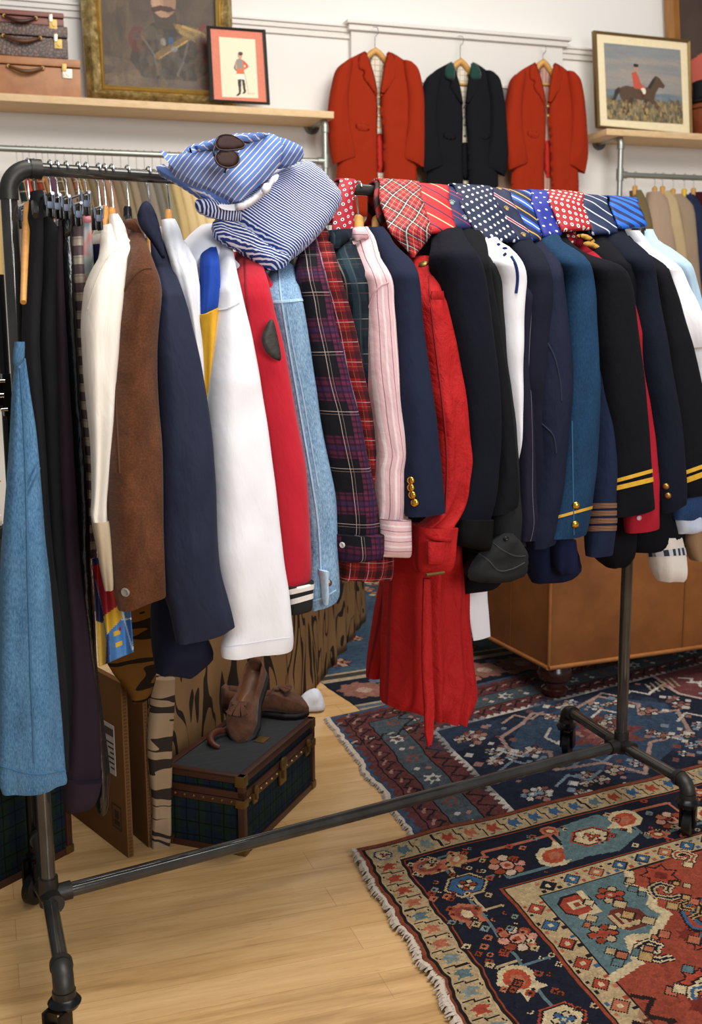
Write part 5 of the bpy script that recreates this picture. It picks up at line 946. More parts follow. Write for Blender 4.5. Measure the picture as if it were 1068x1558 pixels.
# sunglasses lying on the pale shirt
SGF=plain('dark_metal_frame','#2a2022',.25,.8); sgl=NT('brown_gradient_lens'); sgl.fin(lin('#33201d'),.5,0,0,.08); SGL=sgl.m
g=thing('sunglasses','brown-lensed aviator sunglasses lying on the folded pale blue shirt','sunglasses',RACK.px(350,232,-.21))
LA=[(329,212),(336,206),(348,205),(360,209),(371,217),(373,223),(367,227),(352,229),(337,229),(330,226),(327,219)]; LB_=[(327,236),(334,231),(346,230),(358,231),(364,239),(364,247),(357,254),(346,256),(335,253),(328,246)]
ns=-n_+UP*.55; ps=pl(348,230,-.238)
def onp(x,y,off=0): return onplane(x,y,ps+ns/np.linalg.norm(ns)*off,ns)
for L in (LA,LB_):
    puff('lens',L,ps,ns,.003,SGL,g,.005,.006); q=[onp(*v) for v in smoothpoly(L,2)]; B().tube(q+[q[0]],.0016,8).build('rim',SGF,g)
B().tube([onp(327,222,.004),onp(324.5,229,.006),onp(326,238,.004)],.0018,8).build('bridge',SGF,g); B().tube([onp(334,229,.006),onp(336,231,.006)],.0015,8).build('nose_pad',SGF,g)
B().tube([onp(350,206,.0),onp(356,212,-.006),onp(368,216,-.012),onp(379,217,-.014)],.002,8).build('temple',SGF,g); B().tube([onp(362,233,-.004),onp(352,245,-.008),onp(344,255,-.01),onp(342,262,-.004)],.002,8).build('temple',SGF,g)
# ================================================================ FLOOR OBJECTS
# ---- rugs
RUGM=colmat('wool_pile',.95,.55,.1,.25); FRG=cloth('cotton_fringe','#b7a99a',.95,.2,0,.4)
def rugthing(label,A,t,l,Lu,Lv,cv,z,seed,fr=True,wob=.008):
    A=np.array([A[0],A[1],0]); t=np.array([*t,0])/np.linalg.norm(t); l=np.array([*l,0])/np.linalg.norm(l); h=.007
    g=thing('patterned_rug',label,'rug',A+t*Lu/2+l*Lv/2+UP*z)
    def c(u,v):
        e1=wob*(noise.noise(Vector((v*9,seed,0)))+.4*noise.noise(Vector((v*40,seed,1))))*(1-u)**6; e2=wob*.6*noise.noise(Vector((u*9,seed,5)))*(1-v)**6
        return A+t*(u*Lu+e1)+l*(v*Lv+e2)+UP*(z+h+.0015*noise.noise(Vector((u*5,v*5,seed))))
    drawn('pile',cv,c,RUGM,g,th=h*.9)
    if fr:
        b=B(); rg=random.Random(seed); nn=int(Lv/.0032)
        for i in range(nn):
            v=(i+.5)/nn; p=c(0,v); d2=t*-1+l*rg.uniform(-.7,.7); L=rg.uniform(.009,.020); w=l*.0032
            q=p+d2*L-UP*(h*.85+.0*z); m=p+d2*L*.5+UP*.000; b.add([p-w+t*.006,p+w+t*.006,m+w,m-w,q+w*.6,q-w*.6],[(0,1,2,3),(3,2,4,5)])
        b.build('fringe',FRG,g,smooth=False,auto=False)
    return g
rg=random.Random(11)
NV,RST,BEI,TEA,PNKc,IVO,BLU,DBR,OCH='#1f2230','#964326','#b89f76','#5f7678','#b4694a','#c9b58c','#3c6285','#2c211e','#b3905a'
def flower(cv,x,y,r,cols,k=8):
    for i in range(k):
        a=2*math.pi*i/k+.2; cv.disc(x+r*.68*math.cos(a),y+r*.68*math.sin(a),r*.34,DBR); cv.disc(x+r*.66*math.cos(a),y+r*.66*math.sin(a),r*.27,cols[i%len(cols)])
    cv.oct(x,y,r*.42,DBR); cv.oct(x,y,r*.34,cols[0]); cv.disc(x,y,r*.16,cols[-1])
def palmette(cv,x,y,r,a,c1,c2,c3):
    ca,sa=math.cos(a),math.sin(a); T=lambda L:[(x+p*r*ca-q*r*sa,y+p*r*sa+q*r*ca) for p,q in L]
    cv.poly(T([(-1,-.25),(-.5,-.75),(.1,-.8),(.45,-.45),(1,-.6),(.75,0),(1,.6),(.45,.45),(.1,.8),(-.5,.75),(-1,.25)]),c1).poly(T([(-.75,-.18),(-.4,-.5),(.1,-.5),(.45,-.2),(.6,0),(.45,.2),(.1,.5),(-.4,.5),(-.75,.18)]),c2).poly(T([(-.5,0),(-.2,-.28),(.2,-.2),(.3,0),(.2,.2),(-.2,.28)]),c3)
def hexmed(cv,x,y,r,c1,c2,c3,sx=1.3):
    H=lambda q:[(x+q*sx*math.cos(a),y+q*math.sin(a)) for a in np.linspace(0,2*math.pi,7)[:-1]]
    cv.poly(H(r*1.25),c1).poly(H(r*1.12),DBR).poly(H(r),c2); flower(cv,x,y,r*.62,[c3,IVO],6)
def vine(cv,P_,c,w=2.2,steps=True):
    q=[]
    for a,b_ in zip(P_,P_[1:]):
        q+=[a,((a[0]+b_[0])/2,a[1]),((a[0]+b_[0])/2,b_[1])] if steps else [a]
    cv.line(q+[P_[-1]],w,c)
def guard(cv,x0,y0,L,w,hor,seed,cols):
    r=random.Random(seed); n=int(L/(w*1.25)); 
    for i in range(n):
        p=(i+.5)*L/n; x,y=(x0+p,y0+w/2) if hor else (x0+w/2,y0+p); c=r.choice(cols)
        cv.dia(x,y,w*.46,DBR); cv.dia(x,y,w*.38,c); cv.disc(x,y,w*.13,IVO); s=w*.5
        for sx,sy in ((1,1),(-1,1),(1,-1),(-1,-1)): cv.rect(x+sx*s*.8-1,y+sy*s*.62-1,x+sx*s*.8+1.6,y+sy*s*.62+1.6,r.choice(cols+[DBR]))
def jag(cv,x0,y0,L,w,hor,seed,cols):
    "guard of ivory ground with toothed leaf figures and stair lines"
    r=random.Random(seed); n=int(L/(w*.85))
    for i in range(n):
        p=i*L/n; c=r.choice(cols); X=lambda a,b_:(x0+p+a*L/n,y0+b_*w) if hor else (x0+b_*w,y0+p+a*L/n)
        cv.poly([X(.08,.5),X(.3,.12),X(.38,.34),X(.66,.2),X(.56,.5),X(.68,.8),X(.38,.66),X(.3,.9)],c); cv.line([X(.78,.05),X(.78,.45),X(.9,.45),X(.9,.95)],1.1,DBR); cv.line([X(.05,.1),X(.2,.1)],1,DBR); cv.line([X(.05,.9),X(.2,.9)],1,DBR)
S=250.  # knots per metre
Lu,Lv=1.55,1.15; cv=Canvas(int(Lu*S),int(Lv*S),RST); w_,h_=cv.w,cv.h; m=lambda v:v*S
cv.rect(0,0,w_,h_,'#8d4a30'); cv.rect(m(.012),m(.014),w_,h_,DBR); cv.rect(m(.018),m(.02),w_,h_,BEI)
COLS=['#a8442e',TEA,PNKc,BLU,'#7d8a86']
jag(cv,m(.09),m(.022),w_-m(.09),m(.075),True,1,COLS); jag(cv,m(.02),m(.10),h_-m(.1),m(.065),False,2,COLS); hexmed(cv,m(.055),m(.06),m(.022),BLU,IVO,RST,1)
cv.rect(m(.088),m(.100),w_,h_,DBR); cv.rect(m(.094),m(.106),w_,h_,RST); cv.rect(m(.098),m(.110),w_,h_,NV)
# main navy border
by=(m(.11)+m(.335))/2; bx=(m(.098)+m(.27))/2; bw=m(.225)
x=m(.30); i=0
vine(cv,[(m(.20),by-8),(m(.40),by-14),(m(.60),by+10),(m(.8),by-16),(m(1.0),by+12),(m(1.25),by-14),(m(1.5),by+8)],PNKc,2.4)
vine(cv,[(m(.20),by+14),(m(.42),by+20),(m(.62),by-18),(m(.85),by+18),(m(1.05),by-16),(m(1.3),by+16)],TEA,2.4)
for k,(xx,kind) in enumerate([(.33,'f'),(.47,'p'),(.60,'h'),(.73,'p'),(.85,'f'),(.98,'p'),(1.1,'h'),(1.24,'p'),(1.38,'f')]):
    if kind=='f': flower(cv,m(xx),by+(-2 if k%4 else 6),m(.052),['#c98f78',PNKc,'#cbb097',RST])
    if kind=='p': palmette(cv,m(xx),by+(9 if k%4==1 else -8),m(.06),(-.6 if k%4==1 else 2.4),IVO,'#b04a2e',PNKc); palmette(cv,m(xx+.045),by-(18 if k%4==1 else -18),m(.03),.8,PNKc,RST,IVO)
    if kind=='h': cv.poly([(m(xx)-30,by+18),(m(xx)-14,by-20),(m(xx)+20,by-24),(m(xx)+34,by+10),(m(xx)+8,by+24)],TEA); hexmed(cv,m(xx),by,m(.040),'#a8442e',IVO,'#a8442e')
vine(cv,[(bx-8,m(.2)),(bx+14,m(.4)),(bx-14,m(.6)),(bx+14,m(.85)),(bx-10,m(1.14))],BEI,2.2); vine(cv,[(bx+16,m(.14)),(bx-16,m(.42)),(bx+16,m(.62)),(bx-16,m(.82)),(bx+14,m(1.1))],TEA,2.2)
palmette(cv,m(.155),m(.165),m(.05),.3,PNKc,'#8f4636',BEI); palmette(cv,m(.225),m(.17),m(.035),2.2,OCH,PNKc,IVO); hexmed(cv,bx+4,m(.285),m(.042),BEI,BLU,RST,1.15); palmette(cv,bx-8,m(.40),m(.05),1.4,PNKc,'#8f4636',IVO)
flower(cv,bx+8,m(.53),m(.05),['#c98f78',PNKc,'#cbb097',RST]); palmette(cv,bx-6,m(.66),m(.055),1.2,IVO,'#b04a2e',PNKc); hexmed(cv,bx,m(.80),m(.042),'#a8442e',IVO,BLU,1.1); flower(cv,bx+4,m(.95),m(.05),[PNKc,'#c98f78',BEI])
for i in range(190):
    a,b_=(rg.uniform(m(.1),w_),rg.uniform(m(.115),m(.33))) if i%2 else (rg.uniform(m(.1),m(.265)),rg.uniform(m(.115),h_)); r_=rg.uniform(1.7,3.5); cv.dia(a,b_,r_+1.4,DBR) if rg.random()<.3 else 0; cv.dia(a,b_,r_,rg.choice([PNKc,BEI,RST,'#7d8a86',IVO,'#a8442e'])); cv.disc(a,b_,1.1,DBR)
# inner guard and field
cv.rect(m(.268),m(.334),w_,h_,RST); cv.rect(m(.273),m(.339),w_,h_,DBR); cv.rect(m(.278),m(.344),w_,h_,BEI)
guard(cv,m(.345),m(.346),w_-m(.345),m(.056),True,5,['#a8442e',BLU,NV,PNKc]); guard(cv,m(.280),m(.41),h_-m(.41),m(.056),False,6,['#a8442e',BLU,NV,PNKc])
cv.rect(m(.338),m(.404),w_,h_,DBR); cv.rect(m(.343),m(.409),w_,h_,'#9c4630')
for i in range(70): cv.disc(rg.uniform(m(.35),w_),rg.uniform(m(.41),h_),rg.uniform(4,16),rg.choice(['#94402b','#a54b33','#8d3d29']),al=.5)
cv.poly([(m(.343),m(.409)),(m(.60),m(.409)),(m(.565),m(.47)),(m(.60),m(.52)),(m(.565),m(.56)),(m(.58),m(.60)),(m(.50),m(.66)),(m(.45),m(.64)),(m(.42),m(.72)),(m(.343),m(.74))],TEA)
cv.line([(m(.60),m(.409)),(m(.565),m(.47)),(m(.60),m(.52)),(m(.565),m(.56)),(m(.58),m(.60)),(m(.50),m(.66)),(m(.45),m(.64)),(m(.42),m(.72)),(m(.343),m(.74))],6,IVO); 
cv.oct(m(.405),m(.475),m(.045),DBR); cv.oct(m(.405),m(.475),m(.038),'#a8442e'); cv.rect(m(.388),m(.46),m(.422),m(.49),IVO); cv.rect(m(.397),m(.467),m(.413),m(.483),RST); cv.line([(m(.44),m(.43)),(m(.44),m(.52)),(m(.39),m(.525))],4,IVO)
flower(cv,m(.50),m(.475),m(.038),['#a8442e',RST,BEI],6); flower(cv,m(.40),m(.60),m(.038),['#a8442e',BEI,RST],6); cv.oct(m(.485),m(.575),m(.045),'#6d3325'); 
for q in range(3): cv.line([(m(.455+.02*q),m(.55)),(m(.455+.02*q),m(.60)),(m(.47+.02*q),m(.60))],3,BEI)
for (xx,yy,r_,c1,c2) in ((.66,.46,.055,'#7a2f22','#a8442e'),(.60,.72,.05,'#7a2f22','#a8442e'),(.50,.83,.05,'#7a2f22','#b0462f'),(.84,.50,.05,'#2d4c70',BLU)):
    cv.star(m(xx),m(yy),m(r_),DBR,7,.62); cv.star(m(xx),m(yy),m(r_)*.86,c2,7,.6); cv.disc(m(xx),m(yy),m(r_)*.3,c1)
def hook_(cv,x,y,s,c1,c2,f=1):
    L=[(x,y),(x+f*s*.5,y-s*.1),(x+f*s*.9,y-s*.45),(x+f*s*.75,y-s*.9),(x+f*s*.3,y-s),(x+f*s*.1,y-s*.7),(x+f*s*.35,y-s*.5)]
    cv.line(L,s*.34,DBR); cv.line(L,s*.26,c1); cv.line(L,s*.10,c2)
for (xx,yy,s,c1,c2,f) in ((.78,.60,.14,IVO,RST,1),(.72,.72,.12,BLU,'#a8442e',-1),(.86,.78,.15,IVO,BLU,1),(.70,.92,.13,BLU,IVO,1),(.58,.95,.12,IVO,'#a8442e',-1),(.98,.62,.14,BLU,IVO,-1),(.95,.95,.14,IVO,BLU,1),(.50,1.05,.12,BLU,IVO,1),(.84,1.1,.13,'#2d4c70',IVO,-1),(1.15,.7,.15,IVO,RST,1),(1.2,.95,.14,BLU,IVO,-1),(1.35,.6,.14,BLU,IVO,1)):
    hook_(cv,m(xx),m(yy),m(s),c1,c2,f)
for (xx,yy,s,c1,c2,f) in ((.66,.56,.07,BEI,NV,-1),(.74,.45,.06,IVO,RST,1),(.92,.46,.07,BEI,BLU,1),(.62,.64,.06,OCH,DBR,1),(.50,.74,.07,IVO,NV,-1),(.45,.92,.08,IVO,BLU,1),(.64,.84,.07,BEI,'#a8442e',1),(.78,.84,.07,OCH,NV,-1),(.90,.66,.07,BEI,'#a8442e',-1),(.76,1.0,.08,IVO,NV,1),(1.05,.8,.09,BEI,BLU,1),(1.1,.52,.08,IVO,NV,-1)): hook_(cv,m(xx),m(yy),m(s),c1,c2,f)
for i in range(26): cv.star(rg.uniform(m(.40),w_),rg.uniform(m(.68),h_),rg.uniform(5,9),rg.choice([DBR,'#7a2f22',NV]),6,.55)
for q in range(5): cv.line([(m(.345),m(.80+.07*q)),(m(.38),m(.83+.07*q)),(m(.345),m(.86+.07*q))],3,DBR)
for i in range(150): 
    a,b_=rg.uniform(m(.36),w_),rg.uniform(m(.43),h_); r_=rg.uniform(2.5,5); cv.dia(a,b_,r_+1.2,DBR); cv.dia(a,b_,r_,rg.choice([BEI,OCH,TEA,IVO,PNKc]))
grade(cv,.92,.80,1.06); cv.mottle(.10,8).mottle(.08,9,3)
rugthing('front rug with navy floral border, beige guard stripes and a rust red field',A1_:=atz(540,1300,0)[:2],(.893,.449),(.274,-.96),Lu,Lv,cv,.008,3,True,.016)
# middle rug: red and slate borders, ivory saw-tooth line, blue field
Lu,Lv=2.1,1.25; S=190.; cv=Canvas(int(Lu*S),int(Lv*S),'#22304a'); w_,h_=cv.w,cv.h
R2,SL,IV,BL2='#7c2b28','#4a5c66','#d2c6b2','#35597d'
cv.rect(0,0,w_,h_,BL2); cv.rect(m(.012),m(.012),w_,h_,R2)
for i in range(int(Lv/.05)): cv.poly([(m(.012),m(.05*i)),(m(.03),m(.05*i+.025)),(m(.012),m(.05*i+.05))],BL2)
for i in range(int(Lu/.05)): cv.poly([(m(.05*i),m(.012)),(m(.05*i+.025),m(.03)),(m(.05*i+.05),m(.012))],BL2)
cv.rect(m(.045),m(.045),w_,h_,DBR); cv.rect(m(.05),m(.05),w_,h_,R2); cv.rect(m(.115),m(.115),w_,h_,DBR); cv.rect(m(.12),m(.12),w_,h_,SL); cv.rect(m(.215),m(.215),w_,h_,DBR); cv.rect(m(.22),m(.22),w_,h_,R2); cv.rect(m(.285),m(.285),w_,h_,IV)
for i in range(int(Lu/.07)+1):
    p=.07*i; cv.line([(m(p),m(.06)),(m(p+.035),m(.105)),(m(p+.07),m(.06))],1.6,DBR); cv.line([(m(p),m(.23)),(m(p+.035),m(.275)),(m(p+.07),m(.23))],1.6,DBR); cv.line([(m(p+.01),m(.08)),(m(p+.03),m(.066))],1.8,'#c07a62'); cv.line([(m(p+.01),m(.25)),(m(p+.03),m(.24))],1.8,'#b9a58e')
for i in range(int(Lv/.07)+1):
    p=.07*i; cv.line([(m(.06),m(p)),(m(.105),m(p+.035)),(m(.06),m(p+.07))],1.6,DBR); cv.line([(m(.23),m(p)),(m(.275),m(p+.035)),(m(.23),m(p+.07))],1.6,DBR); cv.line([(m(.08),m(p+.01)),(m(.066),m(p+.03))],1.8,'#c07a62')
for i in range(int(Lu/.16)+1):
    x=m(.20+.16*i); cv.star(x,m(.167),m(.036),IV if i%2 else '#8d4138',6,.5); cv.disc(x,m(.167),m(.012),SL); cv.dia(x+m(.075),m(.150),m(.014),'#b7705c'); cv.dia(x+m(.085),m(.185),m(.014),IV)
for i in range(int(Lv/.16)+1):
    y=m(.30+.16*i); cv.star(m(.167),y,m(.036),'#8d4138' if i%2 else IV,6,.5); cv.disc(m(.167),y,m(.012),SL); cv.dia(m(.150),y+m(.075),m(.013),IV); cv.dia(m(.185),y+m(.085),m(.013),'#b7705c')
for i in range(int(Lu/.03)): cv.poly([(m(.31),m(.285)) if 0 else (m(.03*i),m(.285)),(m(.03*i+.015),m(.307)),(m(.03*i+.03),m(.285))],R2)
for i in range(int(Lv/.03)): cv.poly([(m(.285),m(.03*i)),(m(.307),m(.03*i+.015)),(m(.285),m(.03*i+.03))],R2)
cv.rect(m(.312),m(.312),w_,h_,'#1f2a42')
for i in range(150): cv.disc(rg.uniform(m(.33),w_),rg.uniform(m(.33),h_),rg.uniform(6,22),rg.choice(['#233250','#1d2940','#2f4d70','#2a4466']),al=.5)
cv.poly([(m(.62),m(.42)),(m(1.0),m(.36)),(m(1.2),m(.55)),(m(1.12),m(.8)),(m(.8),m(.95)),(m(.55),m(.78)),(m(.5),m(.55))],'#2f5274'); cv.line([(m(.62),m(.42)),(m(.7),m(.36)),(m(.78),m(.44)),(m(1.0),m(.36)),(m(1.1),m(.50)),(m(1.05),m(.58)),(m(1.2),m(.62)),(m(1.12),m(.8)),(m(.95),m(.78)),(m(.8),m(.95)),(m(.72),m(.82)),(m(.55),m(.78)),(m(.6),m(.66)),(m(.48),m(.6)),(m(.5),m(.48)),(m(.62),m(.42))],3,'#c08a72')
cv.star(m(.85),m(.64),m(.16),'#8d342b',9,.6,.2); cv.star(m(.85),m(.64),m(.09),'#b35340',8,.6); cv.dia(m(.85),m(.64),m(.05),OCH); cv.dia(m(.85),m(.64),m(.025),'#5c7468')
cv.line([(m(.70),m(.50)),(m(.64),m(.56)),(m(.66),m(.64))],2.5,IV); cv.line([(m(1.0),m(.72)),(m(1.06),m(.82))],2,IV)
for (x,y,r_) in ((.42,.42,.05),(.40,.62,.035),(.47,.72,.03),(.44,.88,.04),(.62,.86,.03),(1.12,.9,.045),(.74,.42,.03),(1.04,.45,.03),(.58,.98,.03)): flower(cv,m(x),m(y),m(r_),['#b9705a',IV,'#8d4138','#c9b59a'],7)
cv.poly([(m(1.32),m(.312)),(w_,m(.312)),(w_,m(1.2)),(m(1.5),m(1.1)),(m(1.36),m(.9)),(m(1.42),m(.7)),(m(1.3),m(.5))],'#8a2f2c'); cv.line([(m(1.32),m(.312)),(m(1.3),m(.5)),(m(1.42),m(.7)),(m(1.36),m(.9)),(m(1.5),m(1.1)),(w_,m(1.2))],3,'#c9a58e')
for i in range(26): 
    x,y=rg.uniform(m(1.36),w_),rg.uniform(m(.36),m(1.0)); k=rg.random(); (cv.disc(x,y,m(.03),OCH,m(.02)) if k<.15 else cv.line([(x,y),(x+8,y+6),(x+4,y+12),(x+14,y+16)],2.4,IV)) if k<.6 else cv.star(x,y,m(.03),'#2f4d70',6,.5)
for i in range(6): cv.line([(m(1.24)+i*5,m(.36)),(m(1.22)+i*5,m(.44))],2,OCH)
cv.line([(m(1.2),m(.44)),(m(1.30),m(.40))],2.4,OCH)
for i in range(40): flower(cv,rg.uniform(m(.35),m(1.3)),rg.uniform(m(.35),h_),rg.uniform(4,9),rg.choice([['#b9705a',IV,'#8d4138'],['#c9b59a','#8d4138',OCH],['#7a94a8','#b9705a',IV]]),6)
for i in range(12):
    x,y=rg.uniform(m(.36),m(1.3)),rg.uniform(m(.36),h_); cv.line([(x,y),(x+14,y-8),(x+22,y+4),(x+34,y-2)],2.2,rg.choice(['#c08a72',IV,'#7a94a8']))
for i in range(200): x,y=rg.uniform(m(.33),w_),rg.uniform(m(.33),h_); cv.dia(x,y,rg.uniform(2,4),rg.choice(['#b9705a','#8d4138',IV,'#7a94a8']))
grade(cv,.56,.74,1.03); cv.mottle(.12,18).mottle(.1,19,3)
rugthing('middle rug with red borders, ivory saw-tooth line and blue medallion field under the rack foot',atz(500,1095,0)[:2],(.843,.535),(.265,-.964),Lu,Lv,cv,.001,8,True,.014)
Lu,Lv=1.9,1.7; S=120.; cv=Canvas(int(Lu*S),int(Lv*S),'#31526e'); w_,h_=cv.w,cv.h
for i in range(140): cv.disc(rg.uniform(0,w_),rg.uniform(0,h_),rg.uniform(4,12),rg.choice(['#3a6078','#2a4560','#416a7c','#263a55']),al=.5)
for i in range(80): flower(cv,rg.uniform(0,w_),rg.uniform(0,h_),rg.uniform(4,8),['#b9673f','#c98d66','#8d4a33',IVO],6)
cv.rect(0,h_-m(.42),w_,h_,BEI); cv.rect(0,h_-m(.40),w_,h_-m(.36),'#4a4038'); cv.rect(0,h_-m(.33),w_,h_-m(.07),'#1e2334'); cv.rect(0,h_-m(.05),w_,h_-m(.03),'#5a6a78')
for i in range(12): cv.star(m(.1+.17*i),h_-m(.2),m(.1),'#a2604a',9,.75); cv.disc(m(.1+.17*i),h_-m(.2),m(.03),'#c99a7c'); cv.disc(m(.185+.17*i),h_-m(.13),m(.025),PNKc); cv.disc(m(.185+.17*i),h_-m(.28),m(.025),'#5a6a88')
grade(cv,.7,.75); cv.mottle(.1,30).mottle(.08,31,2)
A3=atz(490,1040,0); l3=np.array([.426,-.905]); rugthing('far rug with rosette border and blue orange field between the tiger sofa and leather sofa',A3[:2]-l3*1.36,(.9,.435),l3,Lu,Lv,cv,-.004,15,False)
# ---- tan leather sofa
HIDE=NT('tan_sofa_hide'); a=HIDE.noise(HIDE.obj(),5,5,.6); HIDE.bump(HIDE.noise(HIDE.obj(),150,3),.12,.002); HIDE=HIDE.fin(HIDE.ramp(a,[(.3,'#6b3d1b'),(.7,'#8a5426')]),.5,0,0,.35)
C0=atz(835,1018,.13); e1=(atz(1068,985,.13)-C0)*[1,1,0]; e1/=np.linalg.norm(e1); e2=np.cross(UP,e1)
g=thing('leather_sofa','tan leather sofa on turned feet behind the right end of the rack','sofa',C0*[1,1,0])
B().box(C0,e1*1.5,e2*.85,UP*.48,.018).build('base',HIDE,g)
b=B().tube([C0+UP*.004-e1*.002-e2*.004,C0+e1*1.5+UP*.004-e2*.004],.008,10).tube([C0+UP*.004-e1*.004,C0+e2*.85+UP*.004-e1*.004],.008,10).tube([C0+UP*.01-e1*.0-e2*.0,C0+UP*.47],.006,10); b.build('piping',leather('tan_piping','#9a5f2c','#7d4a22'),g)
SEAM=leather('tan_seam','#6e4220','#5f381a')
for s in (.56,1.1): B().tube([C0+e1*s-e2*.0015+UP*.012,C0+e1*s-e2*.0015+UP*.47],.0028,8).build('seam',SEAM,g)
for s in (.26,.55): B().tube([C0+e2*s-e1*.0015+UP*.012,C0+e2*s-e1*.0015+UP*.47],.0028,8).build('seam',SEAM,g)
FOOT=wood('dark_turned_wood','#3c1d15','#2a130e',1,.22,2)
for s,k in ((.07,.07),(1.43,.07),(.07,.78),(1.43,.78)): B()._lathe((C0+e1*s+e2*k)*[1,1,0]+UP*.004,UP,[(0,.034),(.012,.045),(.03,.047),(.04,.036),(.052,.036),(.066,.058),(.088,.064),(.106,.056),(.12,.05),(.132,.052)],28).build('foot',FOOT,g)
# ---- tiger print sofa with a floor length skirt
TIG=tiger('tiger_linen','#8a6a48','#2b221b',5.5,(1.5,.45,1),'#765636'); TIG2=tiger('tiger_linen_gold','#7d5626','#241c14',6.,(.5,1.9,1),'#62421c'); TIG3=tiger('tiger_linen_pale','#a5937c','#332a24',6.,(.45,2.0,1),'#8d6d48')
a_,b1,c1_=atz(222,1262,0),atz(470,1062,0),atz(555,945,0); f1=(c1_-b1)/np.linalg.norm(c1_-b1)
g=thing('tiger_sofa','tiger-striped upholstered sofa with floor-length skirt behind the tartan trunk','sofa',b1)
pts=[]; path=[a_,a_*.5+b1*.5,b1,c1_]; HT=.60
bk=np.cross(UP,f1); bk=-bk if bk@np.array([-1,0,0])<0 else bk
V=[];U=[];Lr=0; cols=[]
for i in range(3):
    m_=int(np.linalg.norm(path[i+1]-path[i])/.012)
    for k in range(m_): cols.append(path[i]+(path[i+1]-path[i])*k/m_)
nc=len(cols); nr_=16
for i,p in enumerate(cols):
    if i: Lr+=np.linalg.norm(p-cols[i-1])
    for j in range(nr_+1):
        v=j/nr_; fold=.02*max(0,1-v*1.1)*noise.noise(Vector((Lr*11,v*1.2,3)))+.008*math.sin(Lr*38)*(1-v)**2*(1 if Lr<.5 else .3); V.append(p-bk*fold+UP*(.004+HT*v)-bk*(-.0)); U.append((Lr,HT*v))
F=[(i*(nr_+1)+j,(i+1)*(nr_+1)+j,(i+1)*(nr_+1)+j+1,i*(nr_+1)+j+1) for i in range(nc-1) for j in range(nr_)]
o=mesh('skirt',V,F,U,TIG,g); md=o.modifiers.new('thickness','SOLIDIFY'); md.thickness=.006; md.offset=0
Ls=np.linalg.norm(c1_-a_); B().box(a_+UP*(HT-.02)-f1*.0+bk*.02,(c1_-a_),bk*.35,UP*.05,.015).build('seat',TIG,g); B().box(a_+(c1_-a_)*.995+UP*.004+bk*.0,f1*.012,bk*.35,UP*HT).build('end_panel',TIG,g)
loft('skirt_corner',R('228 264 1030|226 263 1080|223 260 1130|226 259 1180|231 258 1230|230 258 1270|231 254 1292'),TIG3,g,n=.40,t=.03,fold=(.008,3),wr=.006)
th_=thing('throw','golden tiger-print throw corner hanging behind the suede jacket','throw',RACK.px(205,1000,.33))
puff('cloth_panel',[(150,905),(200,880),(240,890),(239,960),(237,1056),(206,1077),(196,1056),(186,1042),(168,1020),(152,985)],RACK.px(205,1000,.335),-n_,.012,TIG2,th_,.012,.02,1,.0,.008,9,2,1)
# ---- silk scarf printed in blue, red and yellow below the blouse cuff
SCF=Canvas(60,90,'#4d83bd'); SCF.rect(0,0,60,18,'#27306a').poly([(0,6),(34,4),(44,46),(14,52)],'#a3202c').poly([(0,14),(14,52),(4,60),(0,60)],'#20254a').poly([(12,50),(46,44),(50,56),(16,66)],'#d9ad2f').poly([(0,52),(12,56),(16,90),(0,90)],'#c2a24a').poly([(44,0),(60,0),(60,80),(54,80)],'#2f66a8').line([(46,50),(58,86)],3,'#c9d2dc').line([(44,58),(60,60)],1.2,'#c9d2dc').rect(28,66,40,70,'#d9ad2f').rect(30,76,42,80,'#d9ad2f').rect(38,64,42,67,'#a3202c').poly([(16,66),(20,66),(18,90),(10,90)],'#2a3566').mottle(.03,2)
g=thing('silk_scarf','silk scarf printed with blue, red and yellow figures below the satin cuff','scarf',RACK.px(165,930,-.1))
q=[(141,850),(190,840),(203,992),(152,1014)]
def sc(u,v):
    x=(q[0][0]*(1-u)+q[1][0]*u)*(1-v)+(q[3][0]*(1-u)+q[2][0]*u)*v; y=(q[0][1]*(1-u)+q[1][1]*u)*(1-v)+(q[3][1]*(1-u)+q[2][1]*u)*v
    return RACK.px(x,y,-.11+.012*math.sin(u*9+v*2)+.006*math.sin(u*17))
drawn('scarf_panel',SCF,sc,colmat('printed_silk',.45,0,.4),g,th=.002)
